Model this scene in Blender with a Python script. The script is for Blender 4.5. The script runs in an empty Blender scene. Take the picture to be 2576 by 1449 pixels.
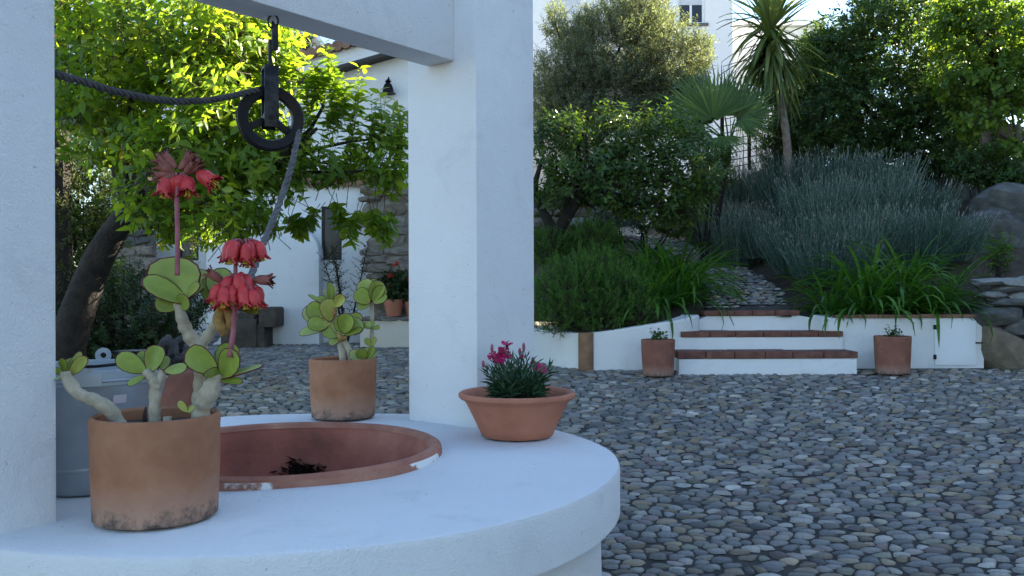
import bpy, bmesh, math, random
import numpy as np
from mathutils import Vector, Matrix
random.seed(7); RNG = np.random.default_rng(7)
C = bpy.context.scene.collection
SC = bpy.context.scene
EYE = 1.55; FPX = 2230.0            # eye height, focal length in px of a 2576 px wide frame

# ------------------------------------------------------------------ camera, sky, sun, exposure
cam = bpy.data.objects.new('camera', bpy.data.cameras.new('camera'))
C.objects.link(cam); SC.camera = cam
cam.location = (0, 0, EYE); cam.rotation_euler = (math.radians(90), math.radians(0.2), 0)
cam.data.lens = 36 * FPX / 2576; cam.data.sensor_width = 36
cam.data.clip_start = 0.05; cam.data.clip_end = 2000
SUN_AZ, SUN_EL = 60.0, 22.0         # degrees from +Y towards +X, and above the horizon
w = bpy.data.worlds.new('World'); SC.world = w; w.use_nodes = True
nt = w.node_tree; nt.nodes.clear()
o_ = nt.nodes.new('ShaderNodeOutputWorld'); bg = nt.nodes.new('ShaderNodeBackground')
sky = nt.nodes.new('ShaderNodeTexSky'); sky.sky_type = 'NISHITA'; sky.sun_disc = False
sky.sun_elevation = math.radians(SUN_EL); sky.sun_rotation = math.radians(SUN_AZ)
sky.air_density = 1.0; sky.dust_density = 0.35; sky.ozone_density = 2.2
nt.links.new(sky.outputs[0], bg.inputs[0]); bg.inputs[1].default_value = 0.06
nt.links.new(bg.outputs[0], o_.inputs[0])
sl = bpy.data.lights.new('sun', 'SUN'); sl.energy = 5.0; sl.angle = math.radians(0.53); sl.color = (1, .89, .70)
sun = bpy.data.objects.new('sun', sl); C.objects.link(sun)
_s = Vector((math.sin(math.radians(SUN_AZ)) * math.cos(math.radians(SUN_EL)), math.cos(math.radians(SUN_AZ)) * math.cos(math.radians(SUN_EL)), math.sin(math.radians(SUN_EL))))
sun.rotation_euler = _s.to_track_quat('Z', 'Y').to_euler(); sun.location = (20, 10, 12)
SC.view_settings.view_transform = 'Standard'; SC.view_settings.look = 'None'
SC.view_settings.exposure = 2.95; SC.view_settings.gamma = 1.0
SC.render.engine = 'CYCLES'
SC.cycles.max_bounces = 8; SC.cycles.transparent_max_bounces = 6; SC.cycles.use_denoising = True

# ------------------------------------------------------------------ helpers
def P(u, v, d):
    return np.array(((u - 1288) / FPX * d, d, EYE + (724 - v) / FPX * d))
def nz(a):
    a = np.asarray(a, float); return a / (np.linalg.norm(a, axis=-1, keepdims=True) + 1e-12)
def tag(o, label=None, cat=None, group=None, kind=None):
    if label: o['label'] = label
    if cat: o['category'] = cat
    if group: o['group'] = group
    if kind: o['kind'] = kind
    return o
def thing(name, loc, label, cat, group=None, kind=None):
    o = bpy.data.objects.new(name, None); C.objects.link(o); o.location = [float(q) for q in loc]
    o.empty_display_size = .1; kind = kind or ("thing" if cat else None)
    return tag(o, label, cat, group, kind)
def np_mesh(name, V, Fs, mats, tint=None, col=None, smooth=False, midx=None):
    me = bpy.data.meshes.new(name); V = np.ascontiguousarray(V, dtype=np.float32)
    if not isinstance(Fs, (list, tuple)): Fs = [Fs]
    Fs = [np.asarray(f, dtype=np.int32) for f in Fs if len(f)]
    me.vertices.add(len(V)); me.vertices.foreach_set('co', V.ravel())
    li = np.concatenate([f.ravel() for f in Fs]); tot = np.concatenate([np.full(len(f), f.shape[1], np.int32) for f in Fs])
    st = np.concatenate(([0], np.cumsum(tot)[:-1])).astype(np.int32)
    me.loops.add(len(li)); me.loops.foreach_set('vertex_index', li)
    me.polygons.add(len(tot)); me.polygons.foreach_set('loop_start', st)
    if smooth: me.polygons.foreach_set('use_smooth', np.ones(len(tot), bool))
    if not isinstance(mats, (list, tuple)): mats = [mats]
    for m in mats: me.materials.append(m)
    if midx is not None: me.polygons.foreach_set('material_index', np.asarray(midx, np.int32))
    me.update(calc_edges=True)
    if tint is not None:
        a = me.attributes.new('tint', 'FLOAT', 'POINT'); a.data.foreach_set('value', np.asarray(tint, np.float32))
    if col is not None:
        a = me.attributes.new('col', 'FLOAT_COLOR', 'POINT'); a.data.foreach_set('color', np.asarray(col, np.float32).ravel())
    return me
def link(name, me, parent=None):
    o = bpy.data.objects.new(name, me); C.objects.link(o); o.parent = parent; return o
def origin(o):
    p = np.zeros(3)
    while o is not None: p = p + np.array(o.location); o = o.parent
    return p
class MB:
    """collects pieces given in world space and links them as one mesh"""
    def __init__(s): s.V = []; s.F = []; s.n = 0
    def add(s, vf):
        V, F = vf
        for f in F: s.F.append([i + s.n for i in f])
        s.V.append(np.asarray(V, float)); s.n += len(V); return s
    def build(s, name, mat, parent=None, smooth=False, bevel=0):
        V = np.concatenate(s.V)
        if parent is not None: V = V - origin(parent)
        me = bpy.data.meshes.new(name); me.from_pydata(V.tolist(), [], s.F); me.materials.append(mat)
        if bevel:
            bm = bmesh.new(); bm.from_mesh(me)
            bmesh.ops.bevel(bm, geom=bm.edges[:] , offset=bevel, segments=2, affect='EDGES', profile=.6, clamp_overlap=True)
            bm.to_mesh(me); bm.free()
        if smooth:
            me.polygons.foreach_set('use_smooth', np.ones(len(me.polygons), bool))
            if smooth != 'all':
                try: me.set_sharp_from_angle(angle=math.radians(38))
                except Exception: pass
        me.update(); return link(name, me, parent)
def one(vf, name, mat, parent=None, smooth=False, bevel=0):
    return MB().add(vf).build(name, mat, parent, smooth, bevel)
def box(x0, x1, y0, y1, z0, z1):
    V = [(x, y, z) for x in (x0, x1) for y in (y0, y1) for z in (z0, z1)]
    return V, [(0, 1, 3, 2), (4, 6, 7, 5), (0, 4, 5, 1), (2, 3, 7, 6), (0, 2, 6, 4), (1, 5, 7, 3)]
def frame_box(c, e1, e2, h1, h2, z0, z1):
    c = np.array(c[:2]); e1 = np.array(e1); e2 = np.array(e2); V = []
    for a in (-h1, h1):
        for b in (-h2, h2):
            p = c + a * e1 + b * e2
            for z in (z0, z1): V.append((p[0], p[1], z))
    return V, [(0, 1, 3, 2), (4, 6, 7, 5), (0, 4, 5, 1), (2, 3, 7, 6), (0, 2, 6, 4), (1, 5, 7, 3)]
def lathe(prof, c=(0, 0, 0), n=48, wob=0, seed=0, close=False):
    r_ = random.Random(seed); V = []; F = []; m = len(prof); ph = r_.random() * 6
    for r, z in prof:
        for k in range(n):
            a = 2 * math.pi * k / n; rr = r * (1 + wob * math.sin(3 * a + ph) + wob * .6 * math.sin(5 * a + 2 * ph + z * 9))
            V.append((c[0] + rr * math.cos(a), c[1] + rr * math.sin(a), c[2] + z))
    for i in range(m - 1):
        for k in range(n):
            F.append((i * n + k, i * n + (k + 1) % n, (i + 1) * n + (k + 1) % n, (i + 1) * n + k))
    if close:
        F.append(tuple(range(n))[::-1]); F.append(tuple((m - 1) * n + k for k in range(n)))
    return V, F
def spline(pts, n):
    pts = np.asarray(pts, float); Q = np.vstack((2 * pts[0] - pts[1], pts, 2 * pts[-1] - pts[-2])); m = len(pts) - 1; out = []
    for t in np.linspace(0, m, n):
        i = min(int(t), m - 1); f = t - i; p0, p1, p2, p3 = Q[i], Q[i + 1], Q[i + 2], Q[i + 3]
        out.append(.5 * ((2 * p1) + (p2 - p0) * f + (2 * p0 - 5 * p1 + 4 * p2 - p3) * f * f + (3 * p1 - p0 - 3 * p2 + p3) * f ** 3))
    return np.array(out)
def frames(pts):
    pts = np.asarray(pts, float); T = nz(np.gradient(pts, axis=0)); N = []
    ref = np.array((0, 0, 1.)) if abs(T[0][2]) < .9 else np.array((1., 0, 0))
    n = nz(np.cross(T[0], ref))
    for t in T:
        n = nz(n - t * np.dot(n, t)); N.append(n)
    N = np.array(N); return T, N, np.cross(T, N)
def tube(pts, rad, n=8, cap=True):
    pts = np.asarray(pts, float); m = len(pts); rad = np.interp(np.linspace(0, 1, m), np.linspace(0, 1, len(np.atleast_1d(rad))), np.atleast_1d(rad))
    T, N, B = frames(pts); V = []; F = []
    for i in range(m):
        for k in range(n):
            a = 2 * math.pi * k / n; V.append(pts[i] + rad[i] * (math.cos(a) * N[i] + math.sin(a) * B[i]))
    for i in range(m - 1):
        for k in range(n): F.append((i * n + k, i * n + (k + 1) % n, (i + 1) * n + (k + 1) % n, (i + 1) * n + k))
    if cap: F.append(tuple(range(n))[::-1]); F.append(tuple((m - 1) * n + k for k in range(n)))
    return V, F
def prism_xz(poly, y0, y1):
    n = len(poly); V = [(x, y0, z) for x, z in poly] + [(x, y1, z) for x, z in poly]
    return V, [tuple(range(n))] + [tuple(range(2 * n - 1, n - 1, -1))] + [((k + 1) % n, k, n + k, n + (k + 1) % n) for k in range(n)]
def wall_open(x0, x1, z0, z1, y, th, holes):
    """a wall facing -y with rectangular openings that have real reveals"""
    xs = sorted({x0, x1, *[h[0] for h in holes], *[h[1] for h in holes]}); zs = sorted({z0, z1, *[h[2] for h in holes], *[h[3] for h in holes]})
    V = []; F = []
    def q(*p): F.append(tuple(range(len(V), len(V) + 4))); V.extend(p)
    for a, b in zip(xs, xs[1:]):
        for c, d in zip(zs, zs[1:]):
            m = ((a + b) / 2, (c + d) / 2)
            if any(h[0] < m[0] < h[1] and h[2] < m[1] < h[3] for h in holes): continue
            q((a, y, c), (b, y, c), (b, y, d), (a, y, d))
    for a, b, c, d in holes:
        q((a, y, c), (a, y, d), (a, y + th, d), (a, y + th, c)); q((b, y, c), (b, y + th, c), (b, y + th, d), (b, y, d))
        q((a, y, c), (a, y + th, c), (b, y + th, c), (b, y, c)); q((a, y, d), (b, y, d), (b, y + th, d), (a, y + th, d))
    q((x0, y, z0), (x0, y, z1), (x0, y + th, z1), (x0, y + th, z0)); q((x1, y, z0), (x1, y + th, z0), (x1, y + th, z1), (x1, y, z1))
    q((x0, y, z1), (x1, y, z1), (x1, y + th, z1), (x0, y + th, z1)); q((x0, y + th, z0), (x0, y + th, z1), (x1, y + th, z1), (x1, y + th, z0))
    return V, F
def align(o, base, xdir, zhint, scale=(1, 1, 1)):
    x = Vector(nz(xdir)); z = Vector(zhint); z = (z - x * z.dot(x)).normalized(); y = z.cross(x)
    M = Matrix((x, y, z)).transposed().to_4x4(); M = Matrix.Translation(Vector([float(q) for q in base])) @ M @ Matrix.Diagonal((*scale, 1))
    o.matrix_basis = M; return o

# ------------------------------------------------------------------ materials
def newmat(name):
    m = bpy.data.materials.new(name); m.use_nodes = True; return m, m.node_tree, m.node_tree.nodes['Principled BSDF']
def ramp(nt, stops, fac):
    r = nt.nodes.new('ShaderNodeValToRGB'); e = r.color_ramp.elements
    while len(e) < len(stops): e.new(.5)
    for k, (p, c) in enumerate(stops): e[k].position = p; e[k].color = (*c, 1) if len(c) == 3 else c
    nt.links.new(fac, r.inputs[0]); return r.outputs[0]
def noise(nt, scale, detail=4, rough=.6, coord='Object', dist=0, vec=None):
    tc = nt.nodes.new('ShaderNodeTexCoord'); n = nt.nodes.new('ShaderNodeTexNoise')
    n.inputs['Scale'].default_value = scale; n.inputs['Detail'].default_value = detail; n.inputs['Roughness'].default_value = rough; n.inputs['Distortion'].default_value = dist
    nt.links.new(vec if vec is not None else tc.outputs[coord], n.inputs['Vector']); return n.outputs['Fac']
def bump(nt, b, h, strength=.3, dist=.01):
    n = nt.nodes.new('ShaderNodeBump'); n.inputs['Strength'].default_value = strength; n.inputs['Distance'].default_value = dist
    nt.links.new(h, n.inputs['Height'])
    if b.inputs['Normal'].links: nt.links.new(b.inputs['Normal'].links[0].from_socket, n.inputs['Normal'])
    nt.links.new(n.outputs[0], b.inputs['Normal'])
def mixc(nt, fac, a, b, mode='MIX'):
    m = nt.nodes.new('ShaderNodeMix'); m.data_type = 'RGBA'; m.blend_type = mode
    for s, v in ((m.inputs[0], fac), (m.inputs[6], a), (m.inputs[7], b)):
        if hasattr(v, 'is_linked'): nt.links.new(v, s)
        elif isinstance(v, (int, float)): s.default_value = v
        else: s.default_value = (*v, 1)
    return m.outputs[2]
def surf(name, stops, scale=3, rough=.8, b_scale=60, b_str=.3, b_dist=.004, detail=5, metal=0, spec=.4, coord='Object'):
    m, nt, b = newmat(name); b.inputs['Roughness'].default_value = rough; b.inputs['Metallic'].default_value = metal; b.inputs['Specular IOR Level'].default_value = spec
    nt.links.new(ramp(nt, stops, noise(nt, scale, detail, coord=coord)), b.inputs['Base Color'])
    if b_str: bump(nt, b, noise(nt, b_scale, 3, coord=coord), b_str, b_dist)
    return m
def plaster(name, base, dirty=.09, fine=130, bstr=1.0):
    m, nt, b = newmat(name); b.inputs['Roughness'].default_value = .85; b.inputs['Specular IOR Level'].default_value = .25
    c1 = ramp(nt, [(.3, [q * .93 for q in base]), (.7, base)], noise(nt, 1.3, 6, coord='Generated' if False else 'Object'))
    # grime streaks and small specks
    st = ramp(nt, [(.56, (0, 0, 0)), (.8, (1, 1, 1))], noise(nt, 4.5, 8, .7, dist=.6))
    c2 = mixc(nt, st, c1, mixc(nt, dirty * 3, c1, (.36, .36, .33)))
    sp = ramp(nt, [(.73, (0, 0, 0)), (.76, (1, 1, 1))], noise(nt, 55, 2, .5))
    c3 = mixc(nt, sp, c2, mixc(nt, .35, c2, (.16, .15, .13)))
    nt.links.new(c3, b.inputs['Base Color'])
    bump(nt, b, noise(nt, fine, 4, .75), bstr, .006); bump(nt, b, noise(nt, 6, 4, .5), .4, .03); return m
def terracotta(name, stops, foot=True, h=.26):
    m, nt, b = newmat(name); b.inputs['Roughness'].default_value = .82; b.inputs['Specular IOR Level'].default_value = .25
    base = ramp(nt, stops, noise(nt, 9, 6, .65))
    tc = nt.nodes.new('ShaderNodeTexCoord'); sx = nt.nodes.new('ShaderNodeSeparateXYZ'); nt.links.new(tc.outputs['Object'], sx.inputs[0])
    if foot:                                   # lime bloom low on the clay, black mould spots at the foot
        def mask(hi, sc, amp, lo=0.):
            a = nt.nodes.new('ShaderNodeMath'); a.operation = 'MULTIPLY_ADD'; a.inputs[1].default_value = amp; nt.links.new(noise(nt, sc, 7, .75), a.inputs[0]); nt.links.new(sx.outputs[2], a.inputs[2])
            r = nt.nodes.new('ShaderNodeMapRange'); r.inputs[1].default_value = lo + amp * .5; r.inputs[2].default_value = hi + amp * .5; r.inputs[3].default_value = 1; r.inputs[4].default_value = 0
            nt.links.new(a.outputs[0], r.inputs[0]); return r.outputs[0]
        f1 = nt.nodes.new('ShaderNodeMath'); f1.operation = 'MULTIPLY'; f1.inputs[1].default_value = .55; nt.links.new(mask(h * .45, 14, .12, .01), f1.inputs[0])
        base = mixc(nt, f1.outputs[0], base, (.42, .29, .23))
        base = mixc(nt, mask(.045, 26, .22, -.016), base, (.05, .04, .035))
    nt.links.new(base, b.inputs['Base Color']); bump(nt, b, noise(nt, 120, 3), .3, .002); bump(nt, b, noise(nt, 12, 3), .25, .006); return m
def leafmat(name, stops, transl=.4, rough=.45, src='attr', warm=1.6, spec=.35):
    m, nt, b = newmat(name); b.inputs['Roughness'].default_value = rough; b.inputs['Specular IOR Level'].default_value = spec
    if src == 'attr':
        a = nt.nodes.new('ShaderNodeAttribute'); a.attribute_name = 'tint'; fac = a.outputs['Fac']
    else:
        a = nt.nodes.new('ShaderNodeObjectInfo'); fac = a.outputs['Random']
    c = ramp(nt, stops, fac); nt.links.new(c, b.inputs['Base Color'])
    if transl:
        t = nt.nodes.new('ShaderNodeBsdfTranslucent'); nt.links.new(mixc(nt, 1.0, c, (warm * 1.05, warm, warm * .45), 'MULTIPLY'), t.inputs[0])
        mx = nt.nodes.new('ShaderNodeMixShader'); mx.inputs[0].default_value = transl
        nt.links.new(b.outputs[0], mx.inputs[1]); nt.links.new(t.outputs[0], mx.inputs[2])
        nt.links.new(mx.outputs[0], nt.nodes['Material Output'].inputs[0])
    return m
def pebblemat(name):
    m, nt, b = newmat(name); b.inputs['Roughness'].default_value = .5; b.inputs['Specular IOR Level'].default_value = .4
    a = nt.nodes.new('ShaderNodeAttribute'); a.attribute_name = 'col'
    v = ramp(nt, [(.25, (.72, .72, .72)), (.75, (1.15, 1.15, 1.15))], noise(nt, 35, 5, .7))
    nt.links.new(mixc(nt, 1.0, a.outputs['Color'], v, 'MULTIPLY'), b.inputs['Base Color'])
    bump(nt, b, noise(nt, 110, 3), .25, .002); return m
def plain(name, c, rough=.5, metal=0, spec=.4):
    m, nt, b = newmat(name); b.inputs['Base Color'].default_value = (*c, 1); b.inputs['Roughness'].default_value = rough; b.inputs['Metallic'].default_value = metal; b.inputs['Specular IOR Level'].default_value = spec; return m

M = {}
M['white'] = plaster('white_limewash', (.79, .79, .785))
M['white2'] = plaster('house_limewash', (.76, .76, .75), .10, 60)
M['white_far'] = plaster('far_limewash', (.78, .78, .78), .08, 30, .2)
M['cream'] = plaster('cream_plaster', (.66, .60, .50), .15)
M['pot'] = terracotta('clay_pot', [(.25, (.25, .105, .055)), (.5, (.32, .145, .078)), (.8, (.40, .20, .115))])
M['bowl'] = terracotta('clay_bowl', [(.25, (.34, .125, .075)), (.55, (.42, .165, .10)), (.85, (.47, .22, .14))], foot=False)
M['oldpot'] = terracotta('old_clay_pot', [(.25, (.16, .07, .05)), (.55, (.24, .10, .07)), (.85, (.32, .16, .11))])
M['basin'] = surf('clay_basin', [(.3, (.18, .05, .03)), (.5, (.33, .09, .05)), (.68, (.41, .14, .082))], 4, .6, 50, .5, .006, 8)
M['soil'] = surf('soil', [(.3, (.03, .022, .016)), (.7, (.075, .055, .04))], 30, .95, 80, .8, .01)
M['earth'] = surf('earth', [(.3, (.035, .027, .02)), (.7, (.085, .065, .045))], 6, .95, 40, .8, .02)
M['mortar'] = surf('dark_mortar', [(.3, (.022, .02, .018)), (.7, (.06, .053, .046))], 8, .95, 60, .6, .01)
M['ground'] = surf('dry_ground', [(.3, (.10, .09, .06)), (.7, (.17, .15, .10))], .5, .95, 10, .5, .02)
M['pebble'] = pebblemat('river_pebble')
M['brick'] = surf('step_brick', [(.25, (.06, .035, .03)), (.5, (.15, .062, .045)), (.8, (.25, .12, .085))], 9, .85, 60, .6, .006)
M['tile'] = surf('clay_tile', [(.3, (.17, .09, .06)), (.7, (.33, .19, .12))], 7, .85, 50, .5, .006)
M['stone'] = surf('field_stone', [(.25, (.12, .10, .08)), (.55, (.24, .205, .165)), (.8, (.34, .30, .25))], 5, .9, 22, .8, .02)
M['stone_grey'] = surf('grey_stone', [(.25, (.05, .05, .048)), (.55, (.10, .10, .095)), (.8, (.18, .175, .165))], 5, .9, 18, .8, .02)
M['stone_pale'] = surf('pale_stone', [(.25, (.16, .17, .16)), (.8, (.32, .32, .30))], 6, .85, 22, .6, .015)
M['stone_tan'] = surf('tan_stone', [(.25, (.11, .085, .06)), (.8, (.24, .20, .14))], 4, .9, 18, .8, .02)
M['iron'] = surf('black_iron', [(.35, (.006, .006, .006)), (.7, (.018, .014, .013))], 18, .5, 90, .4, .002, metal=.6)
M['iron_rust'] = surf('worn_iron', [(.4, (.012, .012, .014)), (.62, (.035, .034, .036)), (.8, (.06, .035, .026))], 25, .45, 90, .4, .002, metal=.7)
M['zinc'] = surf('galvanised_zinc', [(.3, (.33, .37, .40)), (.7, (.46, .50, .53))], 7, .48, 40, .06, .001, metal=.55)
M['rope'] = surf('grey_rope', [(.3, (.075, .073, .08)), (.7, (.16, .155, .16))], 30, .9, 160, .8, .003)
M['rope_dark'] = surf('dark_rope', [(.3, (.035, .034, .034)), (.7, (.085, .08, .078))], 30, .9, 160, .8, .003)
M['bark'] = surf('dark_bark', [(.3, (.010, .008, .007)), (.7, (.034, .027, .021))], 9, .95, 30, .9, .02)
M['palmbark'] = surf('yucca_bark', [(.3, (.13, .10, .08)), (.7, (.26, .21, .17))], 14, .9, 40, .8, .02)
M['twig'] = plain('twig', (.05, .04, .025), .9)
M['wood'] = surf('brown_post', [(.3, (.16, .085, .045)), (.7, (.30, .17, .095))], 8, .7, 40, .4)
M['frame_dark'] = plain('dark_frame', (.025, .018, .015), .5)
M['frame_white'] = plain('white_frame', (.75, .76, .78), .5)
M['glass'] = plain('window_glass', (.02, .026, .034), .22, 0, .35)
M['shutter'] = plain('roller_blind', (.55, .57, .60), .6)
M['door'] = surf('painted_panel', [(.3, (.74, .75, .76)), (.7, (.80, .81, .82))], 3, .55, 40, .1)
M['label'] = plain('paper_sticker', (.62, .55, .58), .6)
M['lime'] = leafmat('lemon_leaf', [(0, (.05, .10, .014)), (.55, (.105, .175, .02)), (.93, (.20, .24, .022)), (1, (.34, .26, .02))], .52, .36, warm=2.6)
M['orange'] = leafmat('orange_leaf', [(0, (.025, .055, .012)), (.6, (.055, .105, .02)), (1, (.11, .17, .025))], .35, .36, warm=2.0)
M['olive'] = leafmat('olive_leaf', [(0, (.06, .085, .062)), (.6, (.13, .165, .11)), (1, (.25, .28, .18))], .42, .5, warm=1.8)
M['laurel'] = leafmat('laurel_leaf', [(0, (.02, .046, .013)), (.6, (.046, .095, .024)), (1, (.10, .155, .036))], .38, .5, warm=2.2)
M['vine'] = leafmat('mulberry_leaf', [(0, (.04, .085, .014)), (.6, (.09, .155, .022)), (1, (.20, .25, .03))], .5, .5, warm=2.3)
M['cypress'] = leafmat('cypress_spray', [(0, (.02, .03, .010)), (.6, (.045, .062, .018)), (1, (.09, .10, .03))], .3, .7, warm=1.8)
M['shrub'] = leafmat('shrub_leaf', [(0, (.012, .028, .010)), (.6, (.028, .06, .016)), (1, (.06, .11, .03))], .3, .4)
M['rosemary'] = leafmat('rosemary_needle', [(0, (.045, .12, .024)), (.6, (.09, .21, .036)), (1, (.18, .33, .065))], .4, .5)
M['lavender'] = leafmat('lavender_stem', [(0, (.045, .088, .072)), (.6, (.105, .175, .14)), (1, (.28, .35, .275))], .25, .7)
M['lavtip'] = leafmat('lavender_seedhead', [(0, (.20, .20, .19)), (1, (.42, .39, .36))], .2, .8)
M['strap'] = leafmat('strap_leaf', [(0, (.03, .09, .010)), (.6, (.055, .155, .018)), (1, (.10, .22, .035))], .4, .33, 'object')
M['yucca'] = leafmat('yucca_leaf', [(0, (.05, .085, .022)), (.6, (.11, .155, .045)), (1, (.22, .25, .10))], .35, .4, 'object', 1.7)
M['dead'] = leafmat('dry_leaf', [(0, (.14, .10, .06)), (1, (.26, .20, .12))], .2, .8, 'object')
M['palm'] = leafmat('fan_leaf', [(0, (.04, .085, .024)), (.6, (.075, .14, .038)), (1, (.15, .22, .055))], .42, .4, warm=1.8)
M['silver'] = leafmat('silver_leaf', [(0, (.20, .23, .24)), (1, (.40, .43, .45))], .2, .7)
M['pink_leaf'] = leafmat('pink_foliage', [(0, (.02, .06, .03)), (.6, (.04, .095, .05)), (1, (.13, .20, .14))], .25, .5)
M['magenta'] = leafmat('magenta_petal', [(0, (.34, .008, .075)), (1, (.52, .015, .14))], .3, .5, warm=1.2)
M['geranium'] = plain('red_geranium', (.55, .015, .015), .5)

def fleshmat(name, stops):
    m, nt, b = newmat(name); b.inputs['Roughness'].default_value = .38; b.inputs['Specular IOR Level'].default_value = .35
    oi = nt.nodes.new('ShaderNodeObjectInfo'); base = ramp(nt, stops, oi.outputs['Random'])
    fl = ramp(nt, [(.35, (.80, .80, .8)), (.7, (1.12, 1.12, 1.1))], noise(nt, 1.4, 3)); base = mixc(nt, 1.0, base, fl, 'MULTIPLY')
    sp = ramp(nt, [(.70, (0, 0, 0)), (.73, (1, 1, 1))], noise(nt, 5.5, 3, .6)); base = mixc(nt, sp, base, (.05, .05, .02))
    nt.links.new(base, b.inputs['Base Color'])
    t = nt.nodes.new('ShaderNodeBsdfTranslucent'); nt.links.new(mixc(nt, 1.0, base, (1.5, 1.5, .6), 'MULTIPLY'), t.inputs[0])
    mx = nt.nodes.new('ShaderNodeMixShader'); mx.inputs[0].default_value = .18; nt.links.new(b.outputs[0], mx.inputs[1]); nt.links.new(t.outputs[0], mx.inputs[2])
    nt.links.new(mx.outputs[0], nt.nodes['Material Output'].inputs[0]); return m
M['flesh'] = fleshmat('succulent_leaf', [(0, (.24, .31, .045)), (.5, (.30, .38, .065)), (.8, (.36, .44, .14)), (1, (.40, .38, .06))])
M['fleshedge'] = plain('leaf_margin', (.09, .012, .018), .45)
M['fleshdry'] = surf('withered_leaf', [(.3, (.16, .07, .02)), (.7, (.36, .22, .07))], 40, .8, 60, .6, .004)
M['stemgrey'] = surf('succulent_stem', [(.3, (.27, .22, .155)), (.6, (.45, .39, .285)), (.8, (.54, .48, .37))], 28, .8, 70, .7, .004)
M['stalk'] = surf('flower_stalk', [(.3, (.22, .05, .075)), (.7, (.34, .10, .12))], 30, .55, 60, .2)
M['bell'] = surf('bell_flower', [(.3, (.36, .012, .022)), (.7, (.58, .05, .045))], 35, .5, 60, .2)
M['bellyellow'] = plain('stamen', (.60, .38, .05), .6)
M['bellold'] = surf('withered_bell', [(.3, (.13, .035, .03)), (.7, (.30, .105, .075))], 40, .8, 60, .5)

# ------------------------------------------------------------------ terrain heights (absolute z)
def gz(y):
    y = np.asarray(y, float)
    return np.where(y < 3, .05 * (y - 3), np.where(y < 9.5, .1 * (y - 3), .65 + .03 * (y - 9.5)))
PATH = np.array([(2.68, 10.05), (2.95, 11.5), (2.90, 13), (2.72, 14.5), (2.35, 16), (1.5, 17.2)])
def sstep(t): t = np.clip(t, 0, 1); return t * t * (3 - 2 * t)
def tz(x, y):
    x = np.asarray(x, float); y = np.asarray(y, float)
    h = EYE - .29 + .2 * np.clip(y - 10, 0, 6) + .1 * np.clip(y - 19, 0, 30)
    h = h - .16 * (1 - sstep((y - 9.6) / .8))
    bank = .22 * np.clip(y - 10, 0, 6) * sstep((x - 3.35) / 1.3)
    return h + bank

# ------------------------------------------------------------------ the setting
def sheet(name, xs, ys, zf, mat, label, keep=None, parent=None):
    X, Y = np.meshgrid(xs, ys); Z = zf(X, Y); V = np.stack((X, Y, Z), -1).reshape(-1, 3); nx, ny = len(xs), len(ys)
    F = [(j * nx + i, j * nx + i + 1, (j + 1) * nx + i + 1, (j + 1) * nx + i) for j in range(ny - 1) for i in range(nx - 1)
         if keep is None or keep((xs[i] + xs[i + 1]) / 2, (ys[j] + ys[j + 1]) / 2)]
    o = link(name, np_mesh(name, V, np.array(F), mat, smooth=True)); tag(o, label, None, None, 'structure'); return o
sheet('ground', np.linspace(-600, 600, 41), np.linspace(-400, 900, 41), lambda x, y: -.6 + 0 * x, M['ground'], 'dry open ground around the courtyard')
yard = sheet('courtyard', np.linspace(-9, 9, 37), np.linspace(-6, 15.6, 44), lambda x, y: gz(y) - .0015 + 0 * x, M['mortar'], 'pebble paved sloping courtyard with dark joints')
sheet('hillside', np.concatenate((np.linspace(0, 8, 81), np.linspace(8.5, 40, 40))), np.concatenate((np.linspace(9.78, 20, 93), np.linspace(21, 60, 20))), lambda x, y: tz(x, y) - .05 + .035 * np.sin(x * 5.1 + y * 3.3) * np.sin(y * 4.7 - x * 2.1), M['earth'],
      'dark earth garden slope behind the low white wall', keep=lambda x, y: y > 9.72 + max(0, .75 - x) * 1.5 and not (1.95 < x < 3.5 and y < 10.12))

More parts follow.
